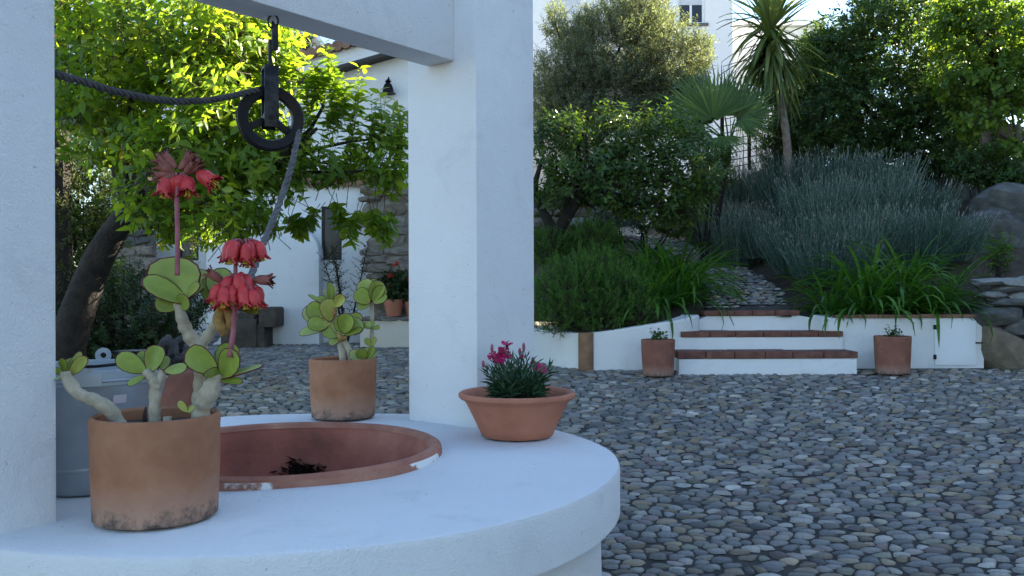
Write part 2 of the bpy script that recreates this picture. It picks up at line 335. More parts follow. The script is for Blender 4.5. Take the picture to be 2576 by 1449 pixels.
def pebble_field(x0, x1, y0, y1, sx, sy, keep, seed, K=9):
    r = np.random.default_rng(seed); nx = int((x1 - x0) / sx); ny = int((y1 - y0) / sy); ax = sx / sy
    J, I = np.meshgrid(np.arange(ny), np.arange(nx), indexing='ij')
    Xc = (I + .5 * (J % 2) + r.uniform(-.44, .44, I.shape)) * sy; Yc = (J + r.uniform(-.40, .40, I.shape)) * sy
    alive = r.random(I.shape) > .2
    pad = 3; big = 1e6
    Xp = np.pad(np.where(alive, Xc, big), pad, constant_values=big); Yp = np.pad(np.where(alive, Yc, big), pad, constant_values=big)
    th = np.linspace(0, 2 * np.pi, K, endpoint=False); Wx = x0 + Xc * ax; Wy = y0 + Yc
    sel = np.argwhere(alive & keep(Wx, Wy)); jj, ii = sel[:, 0], sel[:, 1]; px, py = Xc[jj, ii], Yc[jj, ii]; n = len(px)
    tho = th[None] + r.uniform(0, 1, n)[:, None]; cx, cy = np.cos(tho), np.sin(tho); acc = np.zeros((n, K)); p = 9
    for dj in range(-3, 4):
        for di in range(-3, 4):
            if di == 0 and dj == 0: continue
            qx = Xp[jj + pad + dj, ii + pad + di] - px; qy = Yp[jj + pad + dj, ii + pad + di] - py; d = np.hypot(qx, qy) + 1e-9
            acc += np.clip((cx * (qx / d)[:, None] + cy * (qy / d)[:, None]) / (d / 2)[:, None], 0, None) ** p
    rad = np.minimum(acc ** (-1 / p), sy * 1.6) * r.uniform(.93, 1.0, n)[:, None] - .0018
    dx, dy = rad * cx * ax, rad * cy; X, Y = x0 + px * ax, y0 + py
    h = r.uniform(.011, .022, n); tx, ty = r.normal(0, .055, n), r.normal(0, .055, n); low = r.uniform(-.006, .001, n)
    rings = []
    for s, f in ((1.0, -.3), (.88, .52), (.55, .9)):
        rings.append(np.stack((dx * s, dy * s, (h * f + low)[:, None] + s * (dx * tx[:, None] + dy * ty[:, None])), -1))
    top = np.stack((0 * X, 0 * X, h + low), -1)[:, None]
    Vl = np.concatenate(rings + [top], 1)                       # n, 3K+1, 3
    F4 = np.array([(q * K + k, q * K + (k + 1) % K, (q + 1) * K + (k + 1) % K, (q + 1) * K + k) for q in range(2) for k in range(K)])
    F3 = np.array([(2 * K + k, 2 * K + (k + 1) % K, 3 * K) for k in range(K)])
    pal = np.array([(.20, .215, .235), (.26, .27, .28), (.17, .185, .20), (.31, .31, .30), (.22, .20, .165), (.27, .235, .18), (.19, .16, .165), (.40, .40, .40), (.13, .135, .15), (.24, .22, .23), (.22, .235, .20)])
    pr = np.array([.17, .18, .11, .12, .10, .09, .045, .05, .04, .045, .05]); pr /= pr.sum()
    c = pal[r.choice(len(pal), n, p=pr)] * np.array((.88, .80, .70)) * r.choice([.62, .85, 1.0, 1.15, 1.5], (n, 1), p=[.15, .3, .3, .18, .07]) * r.uniform(.9, 1.1, (n, 1)); c = np.concatenate((c, np.ones((n, 1))), 1)
    return X, Y, Vl, F4, F3, c
def lay_pebbles(parent, data, zf, order, n_single=300):
    X, Y, Vl, F4, F3, c = data; nv = Vl.shape[1]; idx = np.argsort(order); o = origin(parent)
    for i in idx[:n_single]:
        if order[i] > 1e5: break
        me = np_mesh('pebble', Vl[i], [F4, F3], M['pebble'], col=np.repeat(c[i:i + 1], nv, 0), smooth=True)
        ob = link('pebble', me, parent); ob.location = (X[i] - o[0], Y[i] - o[1], float(zf(X[i], Y[i])) - o[2])
        idx = idx[1:]
    V = Vl[idx] + np.stack((X[idx], Y[idx], zf(X[idx], Y[idx])), -1)[:, None]; n = len(idx)
    base = (np.arange(n) * nv)[:, None, None]
    me = np_mesh('pebbles', V.reshape(-1, 3) - o, [(F4[None] + base).reshape(-1, 4), (F3[None] + base).reshape(-1, 3)], M['pebble'], col=np.repeat(c[idx], nv, 0), smooth=True)
    tag(link('pebble_paving', me, parent), kind='stuff')
def keep_yard(x, y):
    k = (np.abs(x) < .62 * y + .9) & (y > 2.2) & (np.hypot(x + .76, y - 3.04) > 1.03)
    return k & ~((y > 9.55) & (x > .75)) & ~((y > 10.6) & (x > .05)) & (y < 12.95)
pd = pebble_field(-9, 9, 2.2, 13.0, .090, .061, keep_yard, 3)
vis = (pd[0] > .33 * 1 + 0) & (pd[0] / pd[1] < .577) & ((EYE - gz(pd[1])) / pd[1] < .325)
lay_pebbles(yard, pd, lambda x, y: gz(y), np.where(vis, pd[1], 1e6))

# winding pebble path up the slope
def path_at(t): return spline(PATH, 61)[int(round(t * 60))]
PL = spline(PATH, 61)
def path_dist(x, y):
    d = np.full(np.shape(x), 9.)
    for q in PL: d = np.minimum(d, np.hypot(x - q[0], y - q[1]))
    return d
V = []; F = []
T2, N2, B2 = frames(np.c_[PL, np.zeros(61)])
for i, q in enumerate(PL):
    t = T2[i]; n = np.array((t[1], -t[0]))
    for s in (-.47, 0, .47): V.append((q[0] + n[0] * s, q[1] + n[1] * s, float(tz(q[0], q[1])) + .008))
for i in range(60): F += [(i * 3, i * 3 + 1, i * 3 + 4, i * 3 + 3), (i * 3 + 1, i * 3 + 2, i * 3 + 5, i * 3 + 4)]
path = link('path', np_mesh('path', np.array(V), np.array(F), M['mortar'], smooth=True)); tag(path, 'narrow pebble path winding up the garden slope', None, None, 'structure')
def path_z(x, y):
    x = np.atleast_1d(x); y = np.atleast_1d(y); best = np.full(x.shape, 9.); z = np.zeros(x.shape)
    for q in PL:
        d = np.hypot(x - q[0], y - q[1]); z = np.where(d < best, float(tz(*q)), z); best = np.minimum(best, d)
    return z + .014 if len(z) > 1 else float(z[0]) + .014
pp = pebble_field(.8, 3.9, 10.02, 17.4, .095, .066, lambda x, y: (path_dist(x, y) < .44) & (y > 10.30), 5, 8)
lay_pebbles(path, pp, path_z, pp[1], 200)

# ------------------------------------------------------------------ the well
E1 = np.array((.618, .786)); E2 = np.array((.786, -.618))
WC = np.array((-.76, 3.04)); TOPZ = EYE - .58
well = thing('well', (WC[0], WC[1], 0), 'round whitewashed well with two square pillars and a beam', 'well')
BC = (-.795, 3.09)
def ring_slab(ro, ri, c, ci, z0, z1, n=96, bev=.018):
    prof = [(ri, z0, 1), (ro, z0, 0), (ro, z1 - bev, 0), (ro - bev * .3, z1 - bev * .3, 0), (ro - bev, z1, 0), (ri, z1, 1)]
    V = []; F = []
    for r, z, k in prof:
        cc = ci if k else c
        for q in range(n):
            a = 2 * math.pi * q / n; wob = 1 + (0 if k else .004 * math.sin(3 * a + 1) + .003 * math.sin(7 * a))
            V.append((cc[0] + r * wob * math.cos(a), cc[1] + r * wob * math.sin(a), z + .003 * math.sin(5 * a + r * 3)))
    m = len(prof)
    for i in range(m):
        for q in range(n): F.append((i * n + q, i * n + (q + 1) % n, ((i + 1) % m) * n + (q + 1) % n, ((i + 1) % m) * n + q))
    return V, F
one(ring_slab(1.12, .528, WC, BC, TOPZ - .158, TOPZ), 'rim', M['white'], well, True)
one(lathe([(1.07, -.25), (1.065, .4), (1.06, TOPZ - .157)], (WC[0], WC[1], 0), 96, .003), 'drum', M['white'], well, True)
# clay lining: a raised lip and a curved dish
basin = one(lathe([(.535, -.06), (.543, .012), (.540, .026), (.528, .034), (.508, .030), (.500, .012), (.488, -.06), (.462, -.16), (.40, -.27), (.30, -.33), (.0, -.35)], (*BC, TOPZ), 96, .003, 4), 'basin', M['basin'], well, True)
m, nt_, b = newmat('clay_lip'); b.inputs['Roughness'].default_value = .7
lipc = ramp(nt_, [(.3, (.25, .095, .06)), (.7, (.42, .20, .13))], noise(nt_, 9, 5))
pm = ramp(nt_, [(.53, (0, 0, 0)), (.56, (1, 1, 1))], noise(nt_, 4.2, 5, .55)); nt_.links.new(mixc(nt_, pm, lipc, (.74, .73, .70)), b.inputs['Base Color']); bump(nt_, b, noise(nt_, 60, 3), .4, .003)
M['lip'] = m
one(lathe([(.542, -.05), (.5465, .0), (.5462, .013), (.5445, .022)], (*BC, TOPZ), 96, .003, 4), 'lip', M['lip'], basin, True)
M['lip_clay'] = surf('lip_clay', [(.3, (.24, .085, .055)), (.55, (.34, .14, .09)), (.8, (.44, .23, .15))], 7, .75, 60, .4)
one(lathe([(.5445, .0222), (.5425, .029), (.529, .0370), (.507, .0330), (.4985, .017)], (*BC, TOPZ), 96, .003, 4), 'lip', M['lip_clay'], basin, True)
# dead plant debris lying in the dish
V = []; F = []
rr = random.Random(5)
for k in range(140):
    ux, uz = rr.gauss(0, .034), abs(rr.gauss(0, .022)); rad = .468 + (uz - .0) * .26; p0 = np.array((-.852 + ux, 0, TOPZ - .165 + uz)); p0[1] = BC[1] + math.sqrt(rad ** 2 - (p0[0] - BC[0]) ** 2) - .012
    s = rr.uniform(.012, .03); i = len(V); V += [p0 + np.array((0, .014, 0)), p0 + np.array((s, rr.uniform(-s, 0), rr.uniform(-.01, .02))), p0 + np.array((rr.uniform(-s, s), -s * .6, rr.uniform(0, .03)))]; F.append((i, i + 1, i + 2))
tag(one((V, F), 'dead_leaves', M['fleshdry']), 'small dark tuft of dead leaves clinging inside the clay dish', 'debris')
M['debris'] = plain('debris', (.03, .018, .012), .9); bpy.data.objects['dead_leaves'].data.materials[0] = M['debris']
PR = np.array((-.178, 3.934)); PLc = np.array((-1.418, 2.184))
for c in (PR, PLc):
    one(frame_box(c, E1, E2, .2, .2, -.3, EYE + 1.42), 'pillar', M['white'], well, True, .016)
PLt = PR - E1 * 2.6
bc = PR - E1 * 1.13
one(frame_box(bc, E1, E2, .932, .08, EYE + .955, EYE + 1.30), 'beam', M['white'], well, True, .012)
ringp = P(690, 45, 3.109)
hook0 = np.array((-.833, 3.109, EYE + .955))
one(tube([hook0 + np.array((.018 * math.cos(a), -.006, .004 - .024 + .024 * math.sin(a))) for a in np.linspace(0, 6.283, 16)], .0035, 6), 'hanging_ring', M['iron_rust'], well, True)

# ------------------------------------------------------------------ pulley
pc = P(681, 296, 3.109)
pul = thing('pulley', hook0 - np.array((0, 0, .05)), 'black iron pulley hanging from the beam', 'pulley')
ax_ = nz(np.array((.42, -.90, .0)))           # axle direction, towards the viewer and to the right
sd = nz(np.cross((0, 0, 1), ax_)); up = np.array((0, 0, 1.))
def disc_ring(prof, c, n=56):                 # prof: (radius, offset along axle)
    V = []; F = []; m = len(prof)
    for r, a in prof:
        for k in range(n):
            t = 2 * math.pi * k / n; V.append(c + ax_ * a + r * (math.cos(t) * sd + math.sin(t) * up))
    for i in range(m):
        for k in range(n): F.append((i * n + k, i * n + (k + 1) % n, ((i + 1) % m) * n + (k + 1) % n, ((i + 1) % m) * n + k))
    return V, F
wheel = one(disc_ring([(.078, -.016), (.108, -.022), (.113, -.019), (.113, -.013), (.098, -.006), (.095, 0), (.098, .006), (.113, .013), (.113, .019), (.108, .022), (.078, .016), (.074, 0)], pc), 'wheel', M['iron'], pul, True)
def slab(c, a, b, n, ha, hb, hn):
    V = [c + a * (i * ha) + b * (j * hb) + n * (k * hn) for i in (-1, 1) for j in (-1, 1) for k in (-1, 1)]
    return V, [(0, 1, 3, 2), (4, 6, 7, 5), (0, 4, 5, 1), (2, 3, 7, 6), (0, 2, 6, 4), (1, 5, 7, 3)]
for t in (math.radians(205), math.radians(325), math.radians(85)):
    d_ = math.cos(t) * sd + math.sin(t) * up; e_ = np.cross(ax_, d_)
    one(slab(pc + d_ * .048, d_, e_, ax_, .034, .013, .008), 'spoke', M['iron'], wheel, True, .003)
one(disc_ring([(.004, -.034), (.026, -.030), (.028, 0), (.026, .030), (.004, .034)], pc, 24), 'hub', M['iron'], wheel, True)
for s in (-1, 1):
    one(slab(pc + ax_ * (s * .032) + up * .070, sd, up, ax_, .025, .104, .003), 'bracket_plate', M['iron_rust'], pul, True, .002)
one(slab(pc + up * .176, sd, ax_, up, .025, .035, .004), 'bracket_top', M['iron_rust'], pul, True, .002)
one(tube([pc + ax_ * -.042, pc + ax_ * .042], .009, 10), 'axle', M['iron'], pul, True)
tb = pc + up * .178
one(tube([tb, tb + up * .10, hook0 + np.array((0, 0, -.09))], .0065, 8), 'hanger_rod', M['iron_rust'], pul, True)
one(slab(hook0 + np.array((.006, -.006, -.075)), sd, up, ax_, .011, .045, .008), 'swivel', M['iron_rust'], pul, True, .003)
one(tube([hook0 + np.array((.0, -.006, -.02)) + np.array((0, .012 * math.cos(a), .014 * math.sin(a) - .014)) for a in np.linspace(0, 6.283, 14)], .0035, 6), 'eye', M['iron_rust'], pul, True)

# ------------------------------------------------------------------ rope: three twisted strands
def rope(pts, r, pitch, mat, parent, n=None, cap=True):
    L = np.sum(np.linalg.norm(np.diff(pts, axis=0), axis=1)); n = n or int(L / .008); C_ = spline(pts, n); T, N, B = frames(C_)
    s = np.concatenate(([0], np.cumsum(np.linalg.norm(np.diff(C_, axis=0), axis=1))))
    for k in range(3):
        a = s / pitch * 2 * math.pi + k * 2 * math.pi / 3
        one(tube(C_ + r * .52 * (np.cos(a)[:, None] * N + np.sin(a)[:, None] * B), r * .56, 6), 'strand', mat, parent, 'all')
RR = .0118
knot = P(447, 884, 2.52)
rp = thing('rope', P(640, 690, 2.75), 'twisted grey rope running over the pulley down to the knotted bucket handle', 'rope')
arc = [pc + (.095 + RR) * (math.cos(t) * sd + math.sin(t) * up) for t in np.radians(np.linspace(100, -8, 9))]
if np.dot(sd, (1, 0, 0)) < 0: arc = [pc + (.095 + RR) * (-math.cos(t) * sd + math.sin(t) * up) for t in np.radians(np.linspace(100, -8, 9))]
left = [P(140, 182, 2.30), P(215, 203, 2.42), P(300, 228, 2.55), P(400, 247, 2.70), P(480, 252, 2.82), P(560, 244, 2.95)]
down = [P(733, 420, 3.06), P(700, 520, 2.99), P(665, 605, 2.90), P(632, 690, 2.80), P(580, 800, 2.67), P(520, 862, 2.58), knot + np.array((.02, 0, .012))]
rope(left + arc[:3], RR * .95, .075, M['rope_dark'], rp)
rope(arc[2:] + down, RR, .075, M['rope'], rp)
# knot on the bucket handle
kr = thing('rope_knot', knot, 'thick grey rope knot tied round the bucket handle', 'knot')
for q, (rx, ry, rz, tilt) in enumerate([(.030, .024, .034, .3), (.026, .03, .026, 1.2), (.034, .022, .022, 2.2), (.024, .028, .032, .9)]):
    cc = knot + np.array(((q % 2) * .026 - .02, .0, (q // 2) * .026 - .016)); pts = []
    for a in np.linspace(0, 6.2, 22): pts.append(cc + np.array((rx * math.cos(a) * math.cos(tilt) - .6 * rz * math.sin(a) * math.sin(tilt), ry * math.sin(a + 1) * .8, rz * math.sin(a) * math.cos(tilt) + rx * math.cos(a) * math.sin(tilt))))
    pts = np.array(pts); T, N, B = frames(pts); s = np.linspace(0, 6.28 * 2.5, len(pts))
    for k in range(2): one(tube(pts + .005 * (np.cos(s + k * 3.14)[:, None] * N + np.sin(s + k * 3.14)[:, None] * B), .0085, 6), 'loop', M['rope_dark'], kr, 'all')
one(tube(spline([knot + np.array((.03, 0, -.01)), knot + np.array((.06, .01, -.02)), knot + np.array((.085, .01, -.035)), knot + np.array((.10, .01, -.06))], 14), [.012, .013, .011], 7), 'tail', M['rope_dark'], kr, True)
one(tube(spline([knot + np.array((.0, 0, .02)), knot + np.array((-.035, -.005, .03)), knot + np.array((-.042, -.005, .0))], 10), [.012, .014, .012], 7), 'tail', M['rope_dark'], kr, True)

# ------------------------------------------------------------------ bucket
bkt = (-1.245, 2.60, TOPZ + .004)
bk = thing('bucket', bkt, 'galvanised metal bucket with wire handle on the well rim', 'bucket')
H = .355
one(lathe([(.0, .006), (.122, .006), (.132, 0), (.138, .012), (.215, H - .045), (.2195, H - .043), (.2205, H - .004), (.218, H), (.214, H - .004), (.211, H - .05), (.132, .03), (.0, .025)], bkt, 64), 'body', M['zinc'], bk, True)
one(lathe([(.1515, .065), (.1545, .068), (.1565, .074), (.1545, .08)], bkt, 64), 'bead', M['zinc'], bk, True)
one(lathe([(.2215, H - .034), (.2235, H - .03), (.2215, H - .026)], bkt, 64), 'rim_band', M['zinc'], bk, True)
L1 = P(259, 893, 2.76); L2 = P(212, 941, 2.43)
def rim_pt(a, dz=0): return np.array((bkt[0] + .222 * math.cos(a), bkt[1] + .222 * math.sin(a), bkt[2] + H + dz))
aA, aB = math.radians(104), math.radians(-67)
for a in (aA, aB):
    c = rim_pt(a, .012); t = np.array((-math.sin(a), math.cos(a), 0)); nrm = np.array((math.cos(a), math.sin(a), 0)); V = []; F = []; n = 20
    for s in (-.0025, .0025):
        for rad in (.024, .009):
            for k in range(n):
                q = 2 * math.pi * k / n; V.append(c + nrm * s + rad * (math.cos(q) * t + math.sin(q) * up))
    for k in range(n):
        k2 = (k + 1) % n; F += [(k, k2, n + k2, n + k), (2 * n + k, 3 * n + k, 3 * n + k2, 2 * n + k2), (k, 2 * n + k, 2 * n + k2, k2), (n + k, n + k2, 3 * n + k2, 3 * n + k)]
    lug = one((V, F), 'lug', M['zinc'], bk, True)
    pl = [c + nrm * .001 + t * x - up * z for x, z in ((-.045, .02), (.045, .02), (.045, .055), (-.045, .055))]
    V2 = [p + nrm * .006 for p in pl] + [p - nrm * .001 for p in pl]
    one((V2, [(0, 1, 2, 3), (7, 6, 5, 4), (0, 4, 5, 1), (1, 5, 6, 2), (2, 6, 7, 3), (3, 7, 4, 0)]), 'lug_plate', M['zinc'], lug, False, .001)
A_ = rim_pt(aA, .012); B_ = rim_pt(aB, .012)
one(tube(spline([A_, A_ + np.array((.06, .01, .012)), knot + np.array((-.03, .07, .0)), knot, knot + np.array((-.03, -.07, -.012)), B_ + np.array((.06, -.012, .004)), B_], 40), .0042, 7), 'handle', M['iron_rust'], bk, True)
a = math.radians(-42)
nrm = np.array((math.cos(a), math.sin(a), 0)); t = np.array((-math.sin(a), math.cos(a), 0)); c = np.array((bkt[0], bkt[1], bkt[2] + .272)) + nrm * .2062
dn = nz(np.array((-.258 * nrm[0], -.258 * nrm[1], -1)))
V = [c + t * x * .0185 + dn * z * .0125 + nrm * e for e in (.0025, .0005) for x, z in ((-1, -1), (1, -1), (1, 1), (-1, 1))]
one((V, [(0, 1, 2, 3), (7, 6, 5, 4), (0, 4, 5, 1), (1, 5, 6, 2), (2, 6, 7, 3), (3, 7, 4, 0)]), 'label', M['label'], bk)

# ------------------------------------------------------------------ pots
def make_pot(root, c, r0, r1, h, mat, soil=True, soil_drop=.03, seed=0, lip=True):
    if lip: prof = [(.0, .004), (r0 - .01, .002), (r0, .008), ((r0 + r1) / 2 + .001, h * .5), (r1 - .002, h - .03), (r1, h - .012), (r1 - .003, h - .003), (r1 - .009, h), (r1 - .016, h - .006), (r1 - .019, h - .05), (r0 - .02, .03), (.0, .03)]
    pt = one(lathe(prof, c, 56, .006, seed), 'pot', mat, root, True)
    if soil: one(lathe([(r1 - .0185, h - soil_drop), (r1 * .5, h - soil_drop + .006), (.0, h - soil_drop + .004)], c, 40, .01, seed), 'soil', M['soil'], pt, True)
    return pt

# leaf of a fleshy rosette: obovate, thick, dark red margin (x along the leaf, unit length, unit width)
def flesh_leaf(name, cup=.10, n=14):
    V = []; F = []; mi = []
    out = []
    for k in range(n):
        t = 2 * math.pi * k / n; x = .5 - .5 * math.cos(t); wx = math.sin(t) * .5 * (.62 + .55 * x) * (1.06)
        out.append((x, wx))
    out[0] = (0, 0.0); base_w = .1
    out = [(x, y if x > .03 else base_w * (1 if k % 2 else -1) * 0) for k, (x, y) in enumerate(out)]
    def zc(x, y): return cup * ((2 * y) ** 2) + .12 * (x ** 2) * cup * 6 - .05
    for side, th in ((1, .030), (-1, -.034)):
        for s, tf in ((1.0, .30), (.93, .75), (.5, 1.0)):
            for x, y in out:
                X = .55 + (x - .55) * s; Y = y * s; V.append((X, Y, zc(X, Y) + th * tf))
        V.append((.55, 0, zc(.55, 0) + th))
    per = 3 * n + 1
    for sgn in (0, 1):
        o = sgn * per
        for q in range(2):
            for k in range(n):
                f = (o + q * n + k, o + q * n + (k + 1) % n, o + (q + 1) * n + (k + 1) % n, o + (q + 1) * n + k)
                F.append(f if sgn == 0 else f[::-1]); mi.append(1 if q == 0 else 0)
        for k in range(n):
            f = (o + 2 * n + k, o + 2 * n + (k + 1) % n, o + 3 * n); F.append(f if sgn == 0 else f[::-1]); mi.append(0)
    for k in range(n): F.append((k, per + k, per + (k + 1) % n, (k + 1) % n)); mi.append(1)
    me = bpy.data.meshes.new(name); me.from_pydata(V, [], F); me.materials.append(M['flesh']); me.materials.append(M['fleshedge'])
    me.polygons.foreach_set('material_index', mi); me.polygons.foreach_set('use_smooth', [True] * len(F)); me.update(); return me
FL = [flesh_leaf('leaf_a', .10), flesh_leaf('leaf_b', .22), flesh_leaf('leaf_c', .04)]
def fleaf(root, b, t, wd, nrm=(0, -1, .3), k=0, mesh=None):
    o = link('leaf', mesh or FL[k % 3], root); b = np.asarray(b); t = np.asarray(t); L = float(np.linalg.norm(t - b))
    align(o, b - origin(root), t - b, nrm, (L, wd, L * .8 if wd > L * .5 else L * .6)); return o
def pleaf(root, d, b, t, wpx, nrm=(0, -1, .35), k=0, dd=0):
    return fleaf(root, P(*b, d), P(*t, d + dd), wpx / FPX * d, nrm, k)
def stem(root, pts, rad, name='stem', mat='stemgrey', bumpy=.085, seed=0):
    r = random.Random(seed); n = max(8, int(sum(np.linalg.norm(np.subtract(a, b)) for a, b in zip(pts, pts[1:])) / .008)); Cc = spline(pts, n)
    rad = np.interp(np.linspace(0, 1, n), np.linspace(0, 1, len(rad)), rad) * np.array([1 + bumpy * math.sin(i * 1.9) + r.uniform(-bumpy, bumpy) for i in range(n)])
    return one(tube(Cc, rad, 10), name, M[mat], root, 'all')
def bell(root, p, d, L=.05, r=.017, old=False):
    """hanging bell flower with five curled pointed lobes"""
    d = nz(d); ref = np.array((0, 1., 0)) if abs(d[1]) < .8 else np.array((1., 0, 0)); a = nz(np.cross(d, ref)); b = np.cross(d, a); V = []; F = []; n = 15
    for f, rr_ in ((0, .30), (.12, .72), (.4, 1.0), (.68, .92), (.80, 1.0)):
        for k in range(n):
            q = 2 * math.pi * k / n; V.append(p + d * (L * f) + r * rr_ * (math.cos(q) * a + math.sin(q) * b))
    for i in range(4):
        for k in range(n): F.append((i * n + k, i * n + (k + 1) % n, (i + 1) * n + (k + 1) % n, (i + 1) * n + k))
    for k in range(5):
        q = 2 * math.pi * (k * 3 + 1.5) / n; rad = math.cos(q) * a + math.sin(q) * b; i = len(V)
        V += [p + d * (L * 1.02) + rad * r * 1.25, p + d * (L * .99) + rad * r * 1.6]
        F += [(4 * n + k * 3, 4 * n + (k * 3 + 1) % n, i), (4 * n + (k * 3 + 1) % n, 4 * n + (k * 3 + 2) % n, i), (4 * n + (k * 3 + 2) % n, 4 * n + (k * 3 + 3) % n, i), (4 * n + (k * 3 + 1) % n, i + 1, i), (4 * n + (k * 3 + 2) % n, i, i + 1)]
    o = one((V, F), 'withered_flower' if old else 'flower', M['bellold' if old else 'bell'], root, True)
    if not old:
        mb = MB()
        for k in range(4):
            q = k * 1.6; off = (math.cos(q) * a + math.sin(q) * b) * r * .35; mb.add(tube([p + d * L * .3 + off * .5, p + d * L * .95 + off * .8, p + d * L * 1.03 + off * .9], [.0012, .0012, .0028], 5))
        mb.build('stamens', M['bellyellow'], o)
    return o
def umbel(root, top, n_new, n_old, spread, L, seed, r=.017):
    rg = random.Random(seed)
    for k in range(n_new):
        a = 2 * math.pi * k / n_new + rg.uniform(-.2, .2); s = spread * rg.uniform(.8, 1.1); hd = np.array((math.cos(a), math.sin(a), 0)); s *= (1, .62, .9)[k % 3]; q = top + hd * s + np.array((0, 0, .026 - .55 * s + rg.uniform(-.008, .006)))
        one(tube(spline([top, top + hd * s * .5 + np.array((0, 0, .014)), q], 7), .0022, 5), 'pedicel', M['stalk'], root, True)
        bell(root, q, hd * rg.uniform(.05, .45) * s / spread + np.array((rg.uniform(-.12, .12), rg.uniform(-.12, .12), -1)), L * rg.uniform(.9, 1.1), r)
    for k in range(n_old):
        a = 2 * math.pi * k / max(1, n_old) + rg.uniform(-.3, .3); hd = np.array((math.cos(a), math.sin(a), rg.uniform(.1, .9)))
        bell(root, top + hd * spread * .5, hd, L * 1.0, r * .75, True)

# -- succulent in the big pot on the near side of the rim
DA = 2.246; ca = np.array((-.904, DA, TOPZ + .003))
A = thing('potted_succulent', ca, 'round-leaved succulent with red bell flowers in a mould-stained clay pot', 'potted plant')
make_pot(A, ca, .149, .157, .262, M['pot'], seed=2)
S = lambda *uv: [P(u, v, DA + (d if d else 0)) for u, v, d in uv]
stem(A, S((305, 1075, 0), (278, 1030, -.01), (235, 1002, -.02), (195, 985, -.02), (168, 945, -.02), (165, 930, -.02)), [.017, .019, .015, .015, .012])
stem(A, S((388, 1080, 0), (388, 1020, 0), (387, 965, 0), (380, 945, 0), (362, 930, 0)), [.016, .014, .013, .013, .010], seed=1)
stem(A, S((388, 975, 0), (402, 950, .01), (408, 925, .02)), [.012, .012, .010], seed=2)
stem(A, S((500, 1080, .02), (510, 1020, .01), (530, 975, 0), (548, 935, 0)), [.022, .021, .024, .014], seed=3)
stem(A, S((492, 1080, .06), (500, 980, .07), (505, 900, .06), (500, 862, .05)), [.017, .016, .018, .021], seed=4)
stem(A, S((500, 868, .05), (475, 838, .04), (458, 800, .03), (448, 755, .02)), [.019, .018, .015, .013], seed=5)
stem(A, S((498, 866, .05), (525, 838, .06), (550, 800, .06), (568, 762, .05)), [.018, .015, .013, .012], seed=6)
for b, t, wp, nr, k, dd in [                                                   # base, tip (px), width, facing
    ((168, 940), (222, 895), 34, (.5, -1, .5), 0, -.03), ((165, 938), (205, 880), 24, (1, -.4, .2), 2, .04), ((160, 935), (132, 928), 22, (-.2, -1, .6), 1, -.02), ((160, 932), (158, 896), 24, (0, -1, .2), 0, -.02), ((158, 938), (140, 952), 18, (0, -1, 1), 2, -.04), ((163, 935), (182, 898), 28, (-.3, -1, .2), 1, .03),
    ((368, 932), (292, 890), 52, (-.2, -1, .45), 2, -.03), ((372, 930), (352, 880), 32, (.2, -1, .2), 0, .02), ((374, 934), (402, 866), 52, (.1, -1, .15), 1, .02), ((366, 938), (320, 968), 22, (.2, -1, .7), 0, -.05), ((372, 932), (340, 900), 40, (-.3, -1, .1), 2, .04),
    ((410, 928), (470, 922), 34, (0, -1, .6), 2, -.03), ((408, 926), (415, 892), 30, (.4, -.8, .2), 0, .05),
    ((545, 938), (478, 868), 72, (-.35, -1, .15), 1, -.01), ((556, 935), (580, 858), 62, (.1, -1, .05), 2, .05), ((552, 945), (598, 880), 66, (.15, -1, .3), 0, -.06), ((545, 948), (662, 916), 30, (.1, -.6, 1), 2, -.05), ((548, 950), (610, 962), 26, (0, -.8, 1), 0, -.04), ((540, 940), (515, 905), 44, (.2, -1, .2), 2, .04), ((548, 944), (520, 930), 40, (-.4, -.8, .6), 0, -.05),
    ((446, 752), (444, 640), 140, (0, -1, .38), 1, -.01), ((478, 758), (356, 698), 58, (-.1, -.9, .6), 0, -.05), ((446, 754), (520, 676), 60, (.3, -.9, .5), 2, .07), ((450, 752), (506, 716), 46, (.1, -1, .8), 0, -.04),
    ((448, 772), (392, 748), 52, (-.2, -1, .2), 1, -.02), ((450, 775), (472, 742), 44, (.2, -1, .2), 0, -.04),
    ((565, 765), (548, 672), 72, (.1, -1, .15), 0, .04), ((560, 765), (508, 700), 58, (-.3, -1, .15), 2, .05), ((572, 762), (652, 792), 34, (.1, -.7, 1), 1, -.01), ((570, 762), (628, 700), 56, (.4, -1, .2), 0, .07), ((572, 764), (620, 775), 40, (0, -.6, 1), 2, .05)]:
    pleaf(A, DA + (.02 if v_ else 0) if (v_ := b[1] < 800) else DA, b, t, wp, nr, k, dd)
for pts in ([(560, 770), (550, 800), (562, 830), (556, 842)], [(572, 772), (582, 800), (572, 826)]):
    q = S(*[(u, v, .0) for u, v in pts]); one(tube(spline(q, 14), [.012, .017, .014, .004], 7), 'withered_leaf', M['fleshdry'], A, 'all')
pleaf(A, DA - .05, (470, 1035), (448, 1005), 20, (0, -1, .3), 0); pleaf(A, DA - .05, (470, 1035), (490, 1018), 16, (0, -1, .6), 1)
one(tube(S((362, 1060, -.04), (363, 1040, -.04), (366, 1020, -.04)), [.006, .005, .002], 6), 'dry_twig', M['bark'], A, True)
one(tube(S((420, 1062, -.06), (420, 1045, -.06)), [.010, .011], 8), 'cut_stump', M['stemgrey'], A, True)
stem(A, S((446, 690, -.03), (447, 600, -.03), (446, 500, -.03), (450, 445, -.03)), [.0062, .0056, .0056, .0065], 'flower_stalk', 'stalk', .02)
stem(A, S((578, 895, -.05), (586, 830, -.05), (592, 740, -.04), (593, 660, -.03), (600, 628, -.03)), [.0072, .006, .0055, .005, .0045], 'flower_stalk', 'stalk', .02)
top = P(450, 440, DA - .03)
